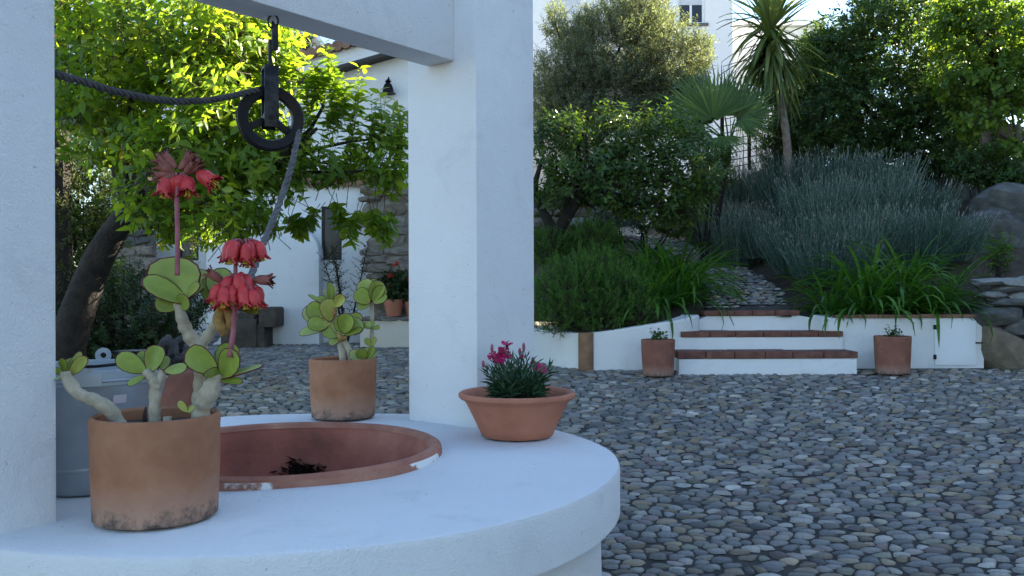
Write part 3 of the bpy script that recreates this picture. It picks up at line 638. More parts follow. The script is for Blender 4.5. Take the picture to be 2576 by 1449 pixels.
for du, dv, L, ang in ((-28, 8, .055, (-.18, -.1, -1)), (24, 10, .052, (.12, -.4, -1)), (48, -2, .058, (.85, -.1, -.55)), (0, 4, .045, (.1, .5, -1)), (-12, 6, .05, (-.3, .5, -1))):
    q = P(450 + du, 432 + dv, DA - .03); one(tube(spline([top, (top + q) / 2 + np.array((0, 0, .008)), q], 6), .0028, 5), 'pedicel', M['stalk'], A, True); bell(A, q, ang, L, .0195)
for du, dv, ang in ((-14, -4, (-1, -.1, .35)), (-16, -10, (-.75, .1, .8)), (-12, 6, (-.8, -.3, -.5)), (12, -12, (.35, -.1, 1)), (16, -6, (.8, .2, .75)), (22, -2, (1, -.1, .25)), (-6, -12, (-.4, .4, .8)), (18, 0, (.9, -.5, .45)), (-18, 0, (-1, .2, .1)), (4, -8, (.1, .6, .8))):
    bell(A, P(450 + du, 432 + dv, DA - .03), nz(ang) + np.array((random.uniform(-.3, .3), random.uniform(-.3, .3), random.uniform(-.3, .3))), random.uniform(.045, .062), .0105, True)
umbel(A, P(612, 614, DA - .03), 11, 0, .040, .053, 11, .0145); umbel(A, P(596, 716, DA - .04), 13, 0, .054, .052, 12, .0155); umbel(A, P(598, 705, DA - .05), 5, 0, .024, .052, 15, .0155)
for a_, d_ in (((640, 700), (1, -.1, -.12)), ((635, 702), (.9, .2, .05)), ((562, 706), (-.7, -.2, .5))): bell(A, P(*a_, DA - .04), d_, .05, .012, True)

# -- smaller succulent at the far side of the rim
DB = 3.98; cb = np.array(((863 - 1288) / FPX * DB, DB, TOPZ + .003))
Bp = thing('potted_succulent', cb, 'leafy round-leaved succulent without flowers in a clay pot beside the pillar', 'potted plant')
make_pot(Bp, cb, .140, .151, .266, M['pot'], seed=5)
S = lambda *uv: [P(u, v, DB + (d if d else 0)) for u, v, d in uv]
stem(Bp, S((866, 925, 0), (862, 890, 0), (852, 850, 0), (846, 800, 0), (836, 765, 0)), [.018, .017, .014, .013, .011], seed=8)
stem(Bp, S((886, 920, 0), (880, 885, 0), (862, 850, 0)), [.016, .015, .013], seed=9)
stem(Bp, S((930, 900, .02), (934, 860, .02), (936, 800, .02), (934, 750, .02)), [.012, .010, .009, .010], seed=10)
for b, t, wp, nr, k in [
    ((832, 768), (775, 738), 16, (0, -.6, 1), 2), ((834, 766), (828, 706), 20, (.6, -.8, .2), 0), ((836, 766), (848, 718), 18, (-.5, -.8, .2), 1), ((834, 770), (796, 748), 30, (0, -1, .5), 0), ((838, 770), (868, 742), 30, (.2, -1, .3), 1), ((832, 772), (800, 790), 30, (-.2, -1, .2), 2), ((832, 764), (812, 724), 16, (1, -.5, 0), 2),
    ((828, 812), (762, 776), 44, (-.3, -1, .2), 0), ((826, 812), (778, 762), 46, (-.1, -1, .1), 1), ((830, 808), (824, 748), 46, (.3, -1, .1), 2), ((824, 820), (752, 838), 34, (-.1, -.8, .8), 0), ((826, 818), (772, 812), 40, (0, -1, .4), 1), ((828, 816), (798, 800), 44, (.1, -1, .2), 2),
    ((858, 840), (842, 800), 36, (.2, -1, .4), 0), ((862, 838), (880, 786), 46, (-.1, -1, .1), 1), ((866, 836), (912, 806), 46, (.2, -1, .2), 2), ((866, 840), (912, 828), 28, (.1, -.7, .8), 0), ((858, 842), (812, 822), 42, (-.2, -1, .3), 1), ((856, 846), (826, 860), 26, (-.3, -1, .3), 2), ((864, 834), (906, 786), 40, (.4, -.8, 0), 0), ((858, 842), (868, 822), 34, (0, -1, .6), 1), ((850, 835), (862, 790), 34, (.3, -1, .2), 2),
    ((934, 758), (914, 700), 50, (-.2, -1, .2), 0), ((936, 758), (956, 704), 42, (.3, -1, .2), 1), ((936, 760), (972, 736), 34, (.2, -1, .5), 2), ((930, 762), (896, 728), 44, (-.3, -1, .3), 0), ((930, 764), (900, 768), 32, (0, -1, .5), 1), ((934, 756), (940, 698), 40, (.1, -1, -.1), 2), ((938, 760), (966, 716), 36, (.5, -.8, 0), 0),
    ((934, 824), (912, 812), 18, (0, -1, .4), 0), ((936, 822), (956, 826), 16, (.1, -1, .5), 1), ((935, 820), (936, 806), 16, (0, -1, .1), 2), ((934, 822), (922, 808), 16, (0, -1, .2), 0),
    ((918, 906), (900, 880), 32, (-.1, -1, .2), 1), ((920, 906), (926, 872), 28, (.3, -1, .1), 2), ((916, 908), (880, 882), 30, (0, -1, .3), 0), ((926, 906), (956, 880), 12, (0, -.5, 1), 2), ((924, 904), (938, 868), 18, (.5, -1, 0), 1), ((912, 905), (908, 876), 30, (.1, -1, 0), 0), ((930, 870), (920, 848), 16, (0, -1, .3), 1), ((934, 870), (944, 846), 14, (0, -1, .3), 2)]:
    pleaf(Bp, DB - .02, b, t, wp, nr, k, random.uniform(-.03, .03))
one(tube(spline(S((838, 772, -.03), (842, 785, -.03), (838, 795, -.03)), 8), [.006, .012, .004], 6), 'withered_leaf', M['fleshdry'], Bp, 'all')
one(tube(spline(S((850, 838, -.04), (860, 850, -.05), (872, 846, -.04)), 8), [.008, .016, .006], 6), 'withered_leaf', M['fleshdry'], Bp, 'all')

# ------------------------------------------------------------------ leaf scatter
def T_leaf(droop=.12, fold=.07):
    V = np.array([(0, 0, 0), (.3, .5, fold), (.3, 0, 0), (.3, -.5, fold), (.68, .40, fold * .6 - droop * .35), (.68, 0, -droop * .4), (.68, -.40, fold * .6 - droop * .35), (1, 0, -droop)])
    F4 = np.array([(2, 5, 4, 1), (3, 6, 5, 2)]); F3 = np.array([(0, 2, 1), (0, 3, 2), (5, 7, 4), (6, 7, 5)]); return V, F4, F3
def T_small():
    return np.array([(0, 0, 0), (.5, .5, .06), (.5, -.5, .06), (1, 0, -.05)]), np.zeros((0, 4), int), np.array([(0, 3, 1), (0, 2, 3)])
TL, TS = T_leaf(), T_small()
def T_lobed():
    V = np.array([(0, 0, 0), (.1, .42, .05), (.45, .5, .02), (.75, .38, -.04), (1, 0, -.12), (.75, -.38, -.04), (.45, -.5, .02), (.1, -.42, .05), (.45, 0, -.03)])
    return V, np.zeros((0, 4), int), np.array([(8, k, (k + 1) % 8) for k in range(8)])
TB = T_lobed()
def scatter(tpl, Pn, A, N, L, W, tint):
    V, F4, F3 = tpl; A = nz(A); Y = nz(np.cross(N, A)); Z = np.cross(A, Y)
    out = Pn[:, None] + (V[None, :, 0:1] * L[:, None, None]) * A[:, None] + (V[None, :, 1:2] * W[:, None, None]) * Y[:, None] + (V[None, :, 2:3] * L[:, None, None]) * Z[:, None]
    base = (np.arange(len(Pn)) * len(V))[:, None, None]
    return out.reshape(-1, 3), (F4[None] + base).reshape(-1, 4), (F3[None] + base).reshape(-1, 3), np.repeat(tint, len(V))
def twigs_to_leaves(base, dirs, tlen, nl, ll, lw, rg, lead=.35, droop=.25, t0=.15):
    n = len(base); t = np.linspace(t0, 1, nl)[None] + rg.uniform(-.03, .03, (n, nl)); bend = np.array((0, 0, 1.)) * 0
    Pn = base[:, None] + dirs[:, None] * (t * tlen[:, None])[..., None]
    ph = rg.uniform(0, 6.28, (n, 1)) + np.arange(nl)[None] * 2.4
    ref = np.where(np.abs(dirs[:, 2:3]) < .9, np.array((0, 0, 1.)), np.array((1., 0, 0))); a = nz(np.cross(dirs, ref)); b = np.cross(dirs, a)
    side = np.cos(ph)[..., None] * a[:, None] + np.sin(ph)[..., None] * b[:, None]
    A = side + dirs[:, None] * (lead + .5 * t[..., None] ** 3) + rg.normal(0, .18, side.shape); A[..., 2] -= droop
    N = dirs[:, None] + np.array((0, 0, .5)) + rg.normal(0, .35, side.shape)
    L = ll * rg.uniform(.65, 1.15, (n, nl)) * (1 - .25 * t ** 4)
    return Pn.reshape(-1, 3), nz(A).reshape(-1, 3), nz(N).reshape(-1, 3), L.ravel(), (L * lw / ll).ravel()
def blob(u, v, d, ru, rv, ry): return (*P(u, v, d), ru / FPX * d, ry, rv / FPX * d)
def in_blobs(blobs, n, rg, shell=.55, weights=None):
    bl = np.array(blobs, float); w_ = weights if weights is not None else (bl[:, 3] * bl[:, 4] * bl[:, 5]) ** .72; w_ = np.array(w_) / np.sum(w_); k = rg.choice(len(bl), n, p=w_)
    d = nz(rg.normal(0, 1, (n, 3))); r = (rg.uniform(shell ** 3, 1, n)) ** (1 / 3) * rg.uniform(.86, 1.06, n)
    return bl[k, :3] + d * r[:, None] * bl[k, 3:6], d
def limbs(root, mat, base, r0, blobs, rg, via=None, name='branch', n=None):
    for k, b in enumerate(blobs[:n] if n else blobs):
        c = np.array(b[:3]); v = np.array(via) if via is not None else np.array(base); mid = (v + c) / 2 + rg.normal(0, .12, 3) + np.array((0, 0, .1))
        one(tube(spline([v, mid, c, c + np.array((0, 0, b[5] * .5))], 10), [r0 * .6, r0 * .4, r0 * .2, r0 * .07], 6), name, M[mat], root, True)
def foliage(root, mat, blobs, n_tw, tl, nl, ll, lw, seed, up=.5, out=.7, tpl=None, lead=.35, droop=.25, extra=None, shell=.5, twigs=True, name='crown', jit=.45, twig_r=.0035):
    rg = np.random.default_rng(seed); bp, d = in_blobs(blobs, n_tw, rg, shell)
    dirs = nz(d * out + np.array((0, 0, up)) + rg.normal(0, jit, d.shape)); tlen = tl * rg.uniform(.6, 1.3, n_tw); bp = bp - dirs * tlen[:, None] * .5
    if extra:
        eb = np.array([e[0] for e in extra]); ed = np.array([e[1] for e in extra]) - eb; bp = np.vstack((bp, eb)); tlen = np.concatenate((tlen, np.linalg.norm(ed, axis=1))); dirs = np.vstack((dirs, nz(ed)))
    parts = [twigs_to_leaves(bp, dirs, tlen, nl, ll, lw, rg, lead, droop)]
    tw_t = np.repeat(np.clip(rg.normal(.5, .22, len(bp)), 0, 1), nl)
    Pn, A_, N_, L_, W_ = parts[0]; tint = np.clip(tw_t * .6 + rg.uniform(0, .45, len(Pn)), 0, 1)
    V, F4, F3, tt = scatter(tpl or TL, Pn, A_, N_, L_, W_, tint)
    cr = link(name, np_mesh(name, V - origin(root), [F4, F3], M[mat], tint=tt), root)
    if twigs:
        t3 = np.linspace(0, 1, 2); n = len(bp); ref = np.where(np.abs(dirs[:, 2:3]) < .9, np.array((0, 0, 1.)), np.array((1., 0, 0))); a = nz(np.cross(dirs, ref)); b = np.cross(dirs, a); VV = []
        for t, r in ((-.35, twig_r), (1.0, twig_r * .35)):
            for k in range(3):
                q = k * 2.094; VV.append(bp + dirs * (tlen * t)[:, None] + r * (math.cos(q) * a + math.sin(q) * b))
        VV = np.stack(VV, 1); base = (np.arange(n) * 6)[:, None, None]; F = np.array([(k, (k + 1) % 3, 3 + (k + 1) % 3, 3 + k) for k in range(3)])
        tag(link('twigs', np_mesh('twigs', VV.reshape(-1, 3) - origin(root), (F[None] + base).reshape(-1, 4), M['twig']), cr), kind='stuff')
    return cr

# ------------------------------------------------------------------ lemon tree seen through the well frame
lem_base = np.array((-4.15, 8.2, float(gz(8.2)) - .1))
lem = thing('lemon_tree', lem_base, 'large leafy lemon tree with yellow-green sunlit crown and dark leaning trunk', 'tree')
fork = P(335, 520, 7.9)
one(tube(spline([lem_base, lem_base + np.array((.02, 0, .55)), P(225, 700, 8.1), P(275, 600, 8.0), fork], 16), [.25, .17, .14, .12, .10], 14), 'trunk', M['bark'], lem, 'all')
LB = [blob(430, 110, 6.9, 250, 150, 1.1), blob(600, 90, 6.6, 130, 130, .9), blob(300, 60, 7.2, 130, 110, .9), blob(330, 300, 7.0, 190, 120, .9), blob(520, 390, 6.5, 180, 110, .8),
      blob(600, 260, 6.7, 120, 120, .9), blob(430, 520, 6.7, 120, 60, .6), blob(580, 530, 6.3, 110, 48, .5), blob(690, 430, 6.5, 95, 58, .5), blob(830, 410, 6.6, 100, 42, .4), blob(965, 425, 6.6, 70, 50, .35),
      blob(700, 130, 6.8, 50, 110, .4), blob(230, 210, 7.4, 90, 130, .7), blob(520, 555, 8.7, 90, 60, .5), blob(430, 500, 8.4, 90, 50, .5), blob(750, 340, 6.6, 40, 40, .3), blob(985, 340, 6.7, 35, 55, .3)]
shoots = []
for (u0, v0), (u1, v1) in [((880, 340), (905, 165)), ((835, 250), (815, 105)), ((830, 340), (832, 230)), ((950, 400), (958, 225)), ((1000, 400), (1005, 280)), ((885, 420), (880, 290)), ((775, 330), (760, 190)), ((800, 250), (780, 150)), ((925, 390), (935, 240)), ((860, 300), (860, 190)),
                           ((850, 300), (828, 120)), ((790, 260), (800, 170)), ((730, 220), (715, 90)), ((900, 520), (870, 590)), ((800, 520), (745, 575)), ((840, 500), (860, 570)), ((720, 540), (745, 572)), ((440, 560), (400, 600)), ((620, 560), (690, 560)), ((560, 560), (600, 590)), ((940, 520), (935, 575)), ((985, 540), (960, 590))]:
    for q in range(2):
        a0, a1 = P(u0 + q * 9, v0, 6.6 + q * .15), P(u1 + q * 14, v1 + q * 18, 6.6 + q * .2); mid = (a0 + a1) / 2 + np.array((.02 * (-1) ** q, .03, 0))
        shoots += [(a0, mid), (a0 + (a1 - a0) * .25, mid + (a1 - a0) * .2), (mid, a1)]
limbs(lem, 'bark', fork, .16, [b for b in LB if b[0] < -1.85], np.random.default_rng(2), fork)
limbs(lem, 'bark', fork, .035, [b for b in LB if b[0] >= -1.85], np.random.default_rng(3), P(660, 440, 6.6))
one(tube(spline([fork, P(500, 470, 7.2), P(660, 440, 6.6), P(800, 320, 6.6)], 14), [.10, .06, .035, .012], 7), 'branch', M['bark'], lem, True)
foliage(lem, 'lime', LB, 1350, .34, 12, .104, .047, 21, .55, .6, lead=.25, extra=shoots, shell=.35)

# ------------------------------------------------------------------ dark conifer and shrubs left of the house
cyp = thing('cypress_tree', (-4.75, 9.3, float(gz(9.3))), 'tall dark cypress standing behind the lemon tree', 'tree')
one(tube([(-4.75, 9.3, .5), (-4.75, 9.3, 3), (-4.7, 9.3, 6.5)], [.16, .12, .03], 8), 'trunk', M['bark'], cyp, True)
foliage(cyp, 'cypress', [(-4.75, 9.3, z, .62 - abs(z - 2.5) * .05, .6, .7) for z in (1.2, 1.9, 2.6, 3.3, 4.0, 4.7, 5.4)], 900, .3, 18, .065, .02, 31, .9, .5, TS, 1.0, 0, twigs=False)
def shrub(name, label, blobs, mat, n, tl, nl, ll, lw, seed, up=.5, tpl=None, cat='shrub', out=.8, base=None, group=None, twigs=True):
    b0 = base if base is not None else (blobs[0][0], blobs[0][1], float(gz(blobs[0][1])))
    r = thing(name, b0, label, cat, group); rg = np.random.default_rng(seed)
    mb = MB()
    for b in blobs:
        for q in range(3):
            e = np.array(b[:3]) + rg.normal(0, .3, 3) * np.array(b[3:6]); mb.add(tube(spline([np.array(b0) + rg.normal(0, .03, 3) * (1, 1, 0), (np.array(b0) + e) / 2 + rg.normal(0, .04, 3), e], 7), [.02, .014, .005], 5))
    mb.build('stems', M['bark'], r, True)
    foliage(r, mat, blobs, n, tl, nl, ll, lw, seed, up, out, tpl, name='foliage', twigs=twigs); return r
shrub('dark_shrub', 'dense dark green shrub below the leaning lemon trunk', [blob(330, 800, 9.2, 180, 95, .6), blob(240, 870, 9.0, 120, 110, .5), blob(420, 830, 9.2, 80, 70, .4), blob(300, 740, 9.3, 70, 60, .4)], 'shrub', 900, .2, 12, .045, .026, 41, .5)
shrub('ivy_shrub', 'tall blackish evergreen bush behind the lemon trunk', [blob(215, 480, 9.8, 120, 170, .5), blob(195, 700, 9.8, 110, 190, .5), blob(180, 900, 9.6, 110, 120, .4)], 'laurel', 1200, .25, 12, .06, .034, 42, .5)
shrub('green_shrub', 'light green young shrub growing beside the rough stones', [blob(330, 690, 10.8, 70, 40, .3), blob(480, 770, 9.8, 45, 60, .3)], 'shrub', 160, .2, 9, .05, .026, 43, .7)

# ------------------------------------------------------------------ white house at the back of the courtyard
HY = 13.0; hz = float(gz(HY))
hs = thing('house', (-2.5, HY, hz), 'white village house with slit windows behind the courtyard', 'house')
kx = lambda u, d=HY: (u - 1288) / FPX * d
kz = lambda v, d=HY: EYE + (724 - v) / FPX * d
win = [(kx(809), kx(860), kz(652), kz(517)), (kx(448), kx(500), kz(652), kz(530))]
one(wall_open(kx(250), kx(1120), .3, kz(462), HY, .22, win), 'wall', M['white2'], hs)
for a, b_, c_, d_ in win:
    wn = thing('window', (0, 0, 0), None, None); wn.parent = hs; wn.location = (a - hs.location[0], HY - hs.location[1], c_ - hs.location[2]); del_ = [k for k in wn.keys()]
    o = np.array(hs.location) + np.array(wn.location); f = MB(); t_ = .035
    for q in ((a, a + t_, c_, d_), (b_ - t_, b_, c_, d_), (a + t_, b_ - t_, c_, c_ + t_), (a + t_, b_ - t_, d_ - t_, d_)): f.add(box(q[0], q[1], HY + .03, HY + .075, q[2], q[3]))
    f.build('frame', M['frame_dark'], wn); one(box(a + t_, b_ - t_, HY + .05, HY + .06, c_ + t_, d_ - t_), 'pane', M['glass'], wn)
    one(box(a - .02, b_ + .02, HY - .03, HY + .03, c_ - .03, c_ - .001), 'sill', M['white2'], wn)
# projecting rounded mass between the windows
def bulge(x0, x1, y0, y1, z1, sh):
    n = 8; prof = [(x0, .3), (x0, z1)] + [(x1 - sh + sh * math.sin(t), z1 - sh * 1.15 * (1 - math.cos(t))) for t in np.linspace(0, math.pi / 2, n)] + [(x1, .3)]
    return prism_xz(prof, y0, y1)
one(bulge(kx(520, 12.75), kx(804, 12.75), 12.72, 13.05, kz(560, 12.75), .42), 'buttress', M['white2'], hs, True, .02)
# sloping tiled ledge on top of the lower wall
for k in range(26):
    x = kx(380) + k * .17
    if x > kx(1000): break
    one(tube([(x, HY - .10, kz(464) + .035), (x + .01, HY + .5, kz(464) + .22)], [.082, .082], 8), 'roof_tile', M['tile'], hs, True)
# upper wall with a rising verge
one(prism_xz([(kx(250), kz(470)), (kx(1250), kz(470)), (kx(1250), kz(40)), (kx(1000), kz(118)), (kx(735), kz(192)), (kx(660), kz(212)), (kx(250), kz(260))], HY + .5, HY + .9), 'upper_wall', M['white2'], hs)
vp = [np.array((kx(u), HY + .42, kz(v))) for u, v in ((650, 214), (735, 191), (1000, 117), (1250, 39))]
one(([p for q in vp for p in (q + (0, -.18, 0), q + (0, .35, 0), q + (0, .35, .05), q + (0, -.18, .05))], [f for i in range(3) for f in [(i * 4 + k, i * 4 + (k + 1) % 4, i * 4 + 4 + (k + 1) % 4, i * 4 + 4 + k) for k in range(4)]] + [(0, 3, 2, 1), (12, 13, 14, 15)]), 'eave', M['frame_dark'], hs)
one(prism_xz([(kx(728), kz(184)), (kx(1260), kz(32)), (kx(1260), kz(-60)), (kx(900), kz(82)), (kx(730), kz(128))], HY + .55, HY + .95), 'parapet', M['white2'], hs)
for k in range(18):
    u = 724 + k * 22; v = 128 - max(0, (u - 730)) * .272
    one(tube([(kx(u), HY + .45, kz(v) + .05), (kx(u) + .0, HY + 1.1, kz(v) + .09)], [.08, .08], 8), 'ridge_tile', M['tile'], hs, True)
one(box(kx(250), kx(1250), HY + .9, HY + 5, .3, kz(300)), 'rear_block', M['white2'], hs)

# wall lantern shaped like a bell
lp = np.array((kx(969), HY + .5, kz(205)))
ln = thing('wall_lantern', lp + np.array((0, 0, -.1)), 'small dark bell-shaped lamp on the white house wall', 'lamp')
one(lathe([(.02, .13), (.035, .11), (.05, .10), (.03, .075), (.055, .055), (.075, .0), (.085, -.06), (.12, -.085), (.0, -.07)], lp + np.array((0, -.12, 0)), 20), 'lamp_hood', M['iron'], ln, True)
one(tube([lp + np.array((0, -.12, .12)), lp + np.array((0, -.06, .17)), lp + np.array((0, 0, .14))], .012, 6), 'arm', M['iron'], ln, True)

# rough stones: shared rounded block meshes
def rock_mesh(name, seed, mat, sq=.45, rough=.16, sub=3):
    rg = np.random.default_rng(seed); bm = bmesh.new(); bmesh.ops.create_icosphere(bm, subdivisions=sub, radius=1); f = rg.normal(0, 1, (4, 3)) * 1.6; ph = rg.uniform(0, 6, 4); cuts = [(nz(rg.normal(0, 1, 3)), rg.uniform(.36, .5)) for _ in range(9)]
    for v in bm.verts:
        d = np.array(v.co); s = np.sign(d) * np.abs(d) ** sq; s = s * (1 + sum(rough * (.5, .4, .3, .3)[k] * math.sin(float(np.dot(f[k], d)) * (1.5, 2.2, 3.5, 4.5)[k] + ph[k]) for k in range(4))); s = s * .5
        for nn, hh in cuts:
            e = float(np.dot(s, nn)) - hh
            if e > 0: s = s - nn * e * .9
        v.co = s
    me = bpy.data.meshes.new(name); bm.to_mesh(me); bm.free(); me.materials.append(mat); me.polygons.foreach_set('use_smooth', [True] * len(me.polygons)); me.set_sharp_from_angle(angle=math.radians(24)); me.update(); return me
RK = {k: [rock_mesh('stone', 10 * i + j, M[k]) for j in range(5)] for i, k in enumerate(('stone', 'stone_grey', 'stone_pale', 'stone_tan'))}
def stone(parent, kind, c, s, rot=(0, 0, 0), name='stone', rg=random):
    o = link(name, rg.choice(RK[kind]), parent); o.location = [float(q) for q in (np.asarray(c) - origin(parent))]; o.scale = [float(q) for q in s]; o.rotation_euler = rot; return o
def stone_rows(parent, kinds, x0, x1, y, z0, z1, h, wid, dep, seed, outline=None):
    rg = random.Random(seed); z = z0
    while z < z1 - h * .3:
        hh = h * rg.uniform(.75, 1.3); x = x0 + rg.uniform(-.5, 0) * wid
        while x < x1:
            ww = wid * rg.uniform(.6, 1.5)
            if outline is None or outline(x + ww / 2, z + hh / 2):
                stone(parent, rg.choice(kinds), (x + ww / 2, y + rg.uniform(-.03, .03), z + hh / 2), (ww * 1.0, dep, hh * 1.02), (rg.uniform(-.05, .05), rg.uniform(-.06, .06), rg.uniform(-.1, .1)), rg=rg)
            x += ww
        z += hh * .93
pil = thing('stone_buttress', (kx(975), 12.75, hz), 'rough stone buttress with rounded top beside the slit window', 'buttress')
one(prism_xz([(kx(945), .4), (kx(1100), .4), (kx(1100), kz(470)), (kx(985), kz(468)), (kx(950), kz(490)), (kx(944), kz(560))], 12.72, 12.99), 'core', M['stone'], pil)
stone_rows(pil, ['stone', 'stone', 'stone_tan'], kx(940), kx(1090), 12.74, hz, kz(466), .15, .42, .12, 3)
st2 = thing('stone_pier', (kx(330), 12.5, hz), 'bare rubble stone pier next to the leaning lemon trunk', 'pier')
one(box(kx(255, 12.5), kx(365, 12.5), 12.5, 12.9, .4, kz(560, 12.5)), 'core', M['stone'], st2)
stone_rows(st2, ['stone', 'stone', 'stone_grey'], kx(250, 12.5), kx(372, 12.5), 12.52, hz, kz(545, 12.5), .19, .46, .14, 4)
# stone trough with a step
tr = thing('stone_bench', (kx(620, 12.3), 12.3, float(gz(12.3))), 'dark brown stepped stone block against the white wall', 'bench')
gz12 = float(gz(12.3))
M['stone_brown'] = surf('brown_stone', [(.25, (.045, .035, .028)), (.6, (.095, .075, .058)), (.85, (.15, .12, .095))], 6, .9, 24, .9, .02)
for u0_, u1_, v0_, v1_, yy in ((558, 648, 800, 868, 12.22), (636, 668, 812, 866, 12.25), (652, 697, 770, 814, 12.24), (560, 640, 776, 802, 12.28)):
    d_ = 12.3; one(box(kx(u0_, d_), kx(u1_, d_), yy, 12.7, kz(v1_, d_) - .04, kz(v0_, d_)), 'block', M['stone_brown'], tr, True, .035)
# low cream bench wall with geranium pots
bn = thing('low_wall', (kx(975, 12.2), 12.2, float(gz(12.2))), 'low cream plastered wall in front of the stone buttress', 'wall')
one(box(kx(905, 12.2), kx(1120, 12.2), 12.2, 12.55, .5, kz(803, 12.2)), 'plaster', M['cream'], bn, True, .015)
for k in range(5):
    x = kx(900, 12.2) + k * .28; stone(bn, 'stone', (x + .14, 12.36, kz(800, 12.2)), (.30, .42, .07), name='capstone')
def simple_pot(name, label, c, r0, r1, h, mat, group=None):
    t = thing(name, c, label, 'potted plant', group); make_pot(t, np.array(c), r0, r1, h, M[mat], seed=int(c[0] * 100)); return t
for q, (u, sc, lab) in enumerate(((990, 1.0, 'red geranium in a clay pot on the low cream wall'), (1040, .9, 'geranium in a bright clay pot hard against the well pillar'))):
    c = (kx(u, 12.35), 12.35, kz(795, 12.35)); g = simple_pot('potted_geranium', lab, c, .10 * sc, .14 * sc, .24 * sc, 'bowl', 'geranium pots on the low wall')
    foliage(g, 'shrub', [(c[0], c[1], c[2] + .42, .2, .18, .22)], 120, .16, 8, .05, .045, 61 + q, .6, .8, TB, name='foliage')
    for k in range(3):
        p = np.array(c) + np.array((random.uniform(-.05, .2), random.uniform(-.2, 0), random.uniform(.45, .75))); mb = MB()
        for z in range(7): mb.add(lathe([(.0, .012), (.016, .006), (.012, -.008), (.0, -.01)], p + np.array([random.uniform(-.03, .03) for _ in range(3)]), 6))
        mb.build('flower', M['geranium'], g, True)
# bare-looking jade-like shrub against the wall
def twiggy(name, label, base, hgt, seed, n=3):
    r = thing(name, base, label, 'shrub'); rg = np.random.default_rng(seed); tw = []
    for k in range(n):
        b = np.array(base); e = b + np.array((rg.uniform(-.35, .35), rg.uniform(-.1, .1), hgt * rg.uniform(.75, 1.0))); pts = spline([b, (b + e) / 2 + rg.normal(0, .05, 3), e], 14); one(tube(pts, [.022, .012, .004], 6), 'stem', M['bark'], r, True)
        for p in pts[4:]:
            for _ in range(3): tw.append((p, p + np.array((rg.uniform(-.16, .16), rg.uniform(-.1, .1), rg.uniform(.02, .16)))))
    foliage(r, 'shrub', [(*e, .05, .05, .05)], 3, .1, 7, .035, .02, seed, .6, .6, TS, extra=tw, name='foliage', twig_r=.006); return r
twiggy('jade_shrub', 'thin dark twiggy shrub below the slit window', (kx(872, 12.6), 12.6, float(gz(12.6))), kz(612, 12.6) - float(gz(12.6)), 71, 4)
# clay pot partly hidden behind the bucket
c5 = (P(412, 1040, 4.3)[0], 4.3, float(gz(4.3)) + .01)
p5 = thing('clay_pot', c5, 'tall plain terracotta pot standing behind the bucket', 'pot'); make_pot(p5, np.array(c5), .17, .215, kz(925, 4.3) - c5[2], M['oldpot'], seed=9)

# ------------------------------------------------------------------ steps, low walls and things along them
def brick_row(root, x0, x1, y0, y1, z0, z1, wid, seed, name='brick', mat='brick'):
    rg = random.Random(seed); x = x0
    while x < x1 - .02:
        w_ = min(wid * rg.uniform(.92, 1.06), x1 - x); w_ = w_ if x1 - x - w_ > .06 else x1 - x; e = rg.uniform(-.004, .004)
        one(box(x + .004, x + w_ - .004, y0 + rg.uniform(-.006, .006), y1, z0, z1 + e), name, M[mat], root, True, .006); x += w_
sp = thing('garden_steps', (2.68, 9.3, .62), 'three white garden steps edged with red brick treads', 'steps')
one(box(1.747, 3.616, 9.30, 9.66, .40, .798), 'riser', M['white'], sp, True, .006)
one(box(1.80, 3.60, 9.655, 10.02, .40, 1.005), 'riser', M['white'], sp, True, .006)
V = [(2.05, 1.0), (2.12, 1.19), (2.2, 1.226), (3.25, 1.226), (3.40, 1.20), (3.48, 1.0), (3.48, .5), (2.05, .5)]
one(prism_xz(V[::-1], 10.0, 10.2), 'riser', M['white'], sp, True, .006)
brick_row(sp, 1.735, 3.628, 9.285, 9.66, .802, .872, .315, 1); brick_row(sp, 1.835, 3.605, 9.64, 10.0, 1.009, 1.064, .30, 2); brick_row(sp, 2.16, 3.24, 9.975, 10.25, 1.230, 1.284, .28, 3)
def low_wall(root, pts, mat, th=.2, zb=.35, name='wall'):
    """pts: (x, y, top z) along the face"""
    pts = np.array(pts); t = nz(np.gradient(pts[:, :2], axis=0)); n = np.c_[-t[:, 1], t[:, 0]]; V = []; F = []
    for i, p in enumerate(pts):
        q = p[:2] + n[i] * th
        V += [(p[0], p[1], zb), (p[0], p[1], p[2] - .015), (p[0] + n[i][0] * .012, p[1] + n[i][1] * .012, p[2]), (q[0], q[1], p[2]), (q[0], q[1], zb)]
    m = len(pts)
    for i in range(m - 1):
        for k in range(4): F.append((i * 5 + k, (i + 1) * 5 + k, (i + 1) * 5 + k + 1, i * 5 + k + 1))
    F += [(0, 1, 2, 3, 4), tuple((m - 1) * 5 + k for k in (4, 3, 2, 1, 0))]
    return one((V, F), name, M[mat], root, True)
zt = lambda v, d: EYE + (724 - v) / FPX * d
lw1 = thing('planter_wall', (.9, 9.65, .65), 'low curved whitewashed planter wall below the rosemary', 'wall')
low_wall(lw1, spline([(-.35, 11.3, 1.05), (.0, 10.95, 1.06), (.25, 10.5, 1.065), (.5, 9.92, 1.06), (.74, 9.68, 1.055), (1.0, 9.62, 1.075), (1.45, 9.62, 1.14), (1.8, 9.66, 1.19), (2.06, 9.85, 1.235), (2.12, 10.05, 1.24)], 40), 'white')
mb = MB(); pts = [(math.cos(a) * .085 + .805, 9.655 - math.sin(a) * .075) for a in np.linspace(0, math.pi, 9)]
one(([(x, y, z) for z in (.5, 1.06) for x, y in pts], [(k, k + 1, 10 + k, 9 + k) for k in range(8)] + [tuple(range(9, 18))]), 'post', M['wood'], lw1, True)
lw2 = thing('planter_wall', (4.2, 9.7, .65), 'straight white planter wall with tile coping and a metal hatch', 'wall')
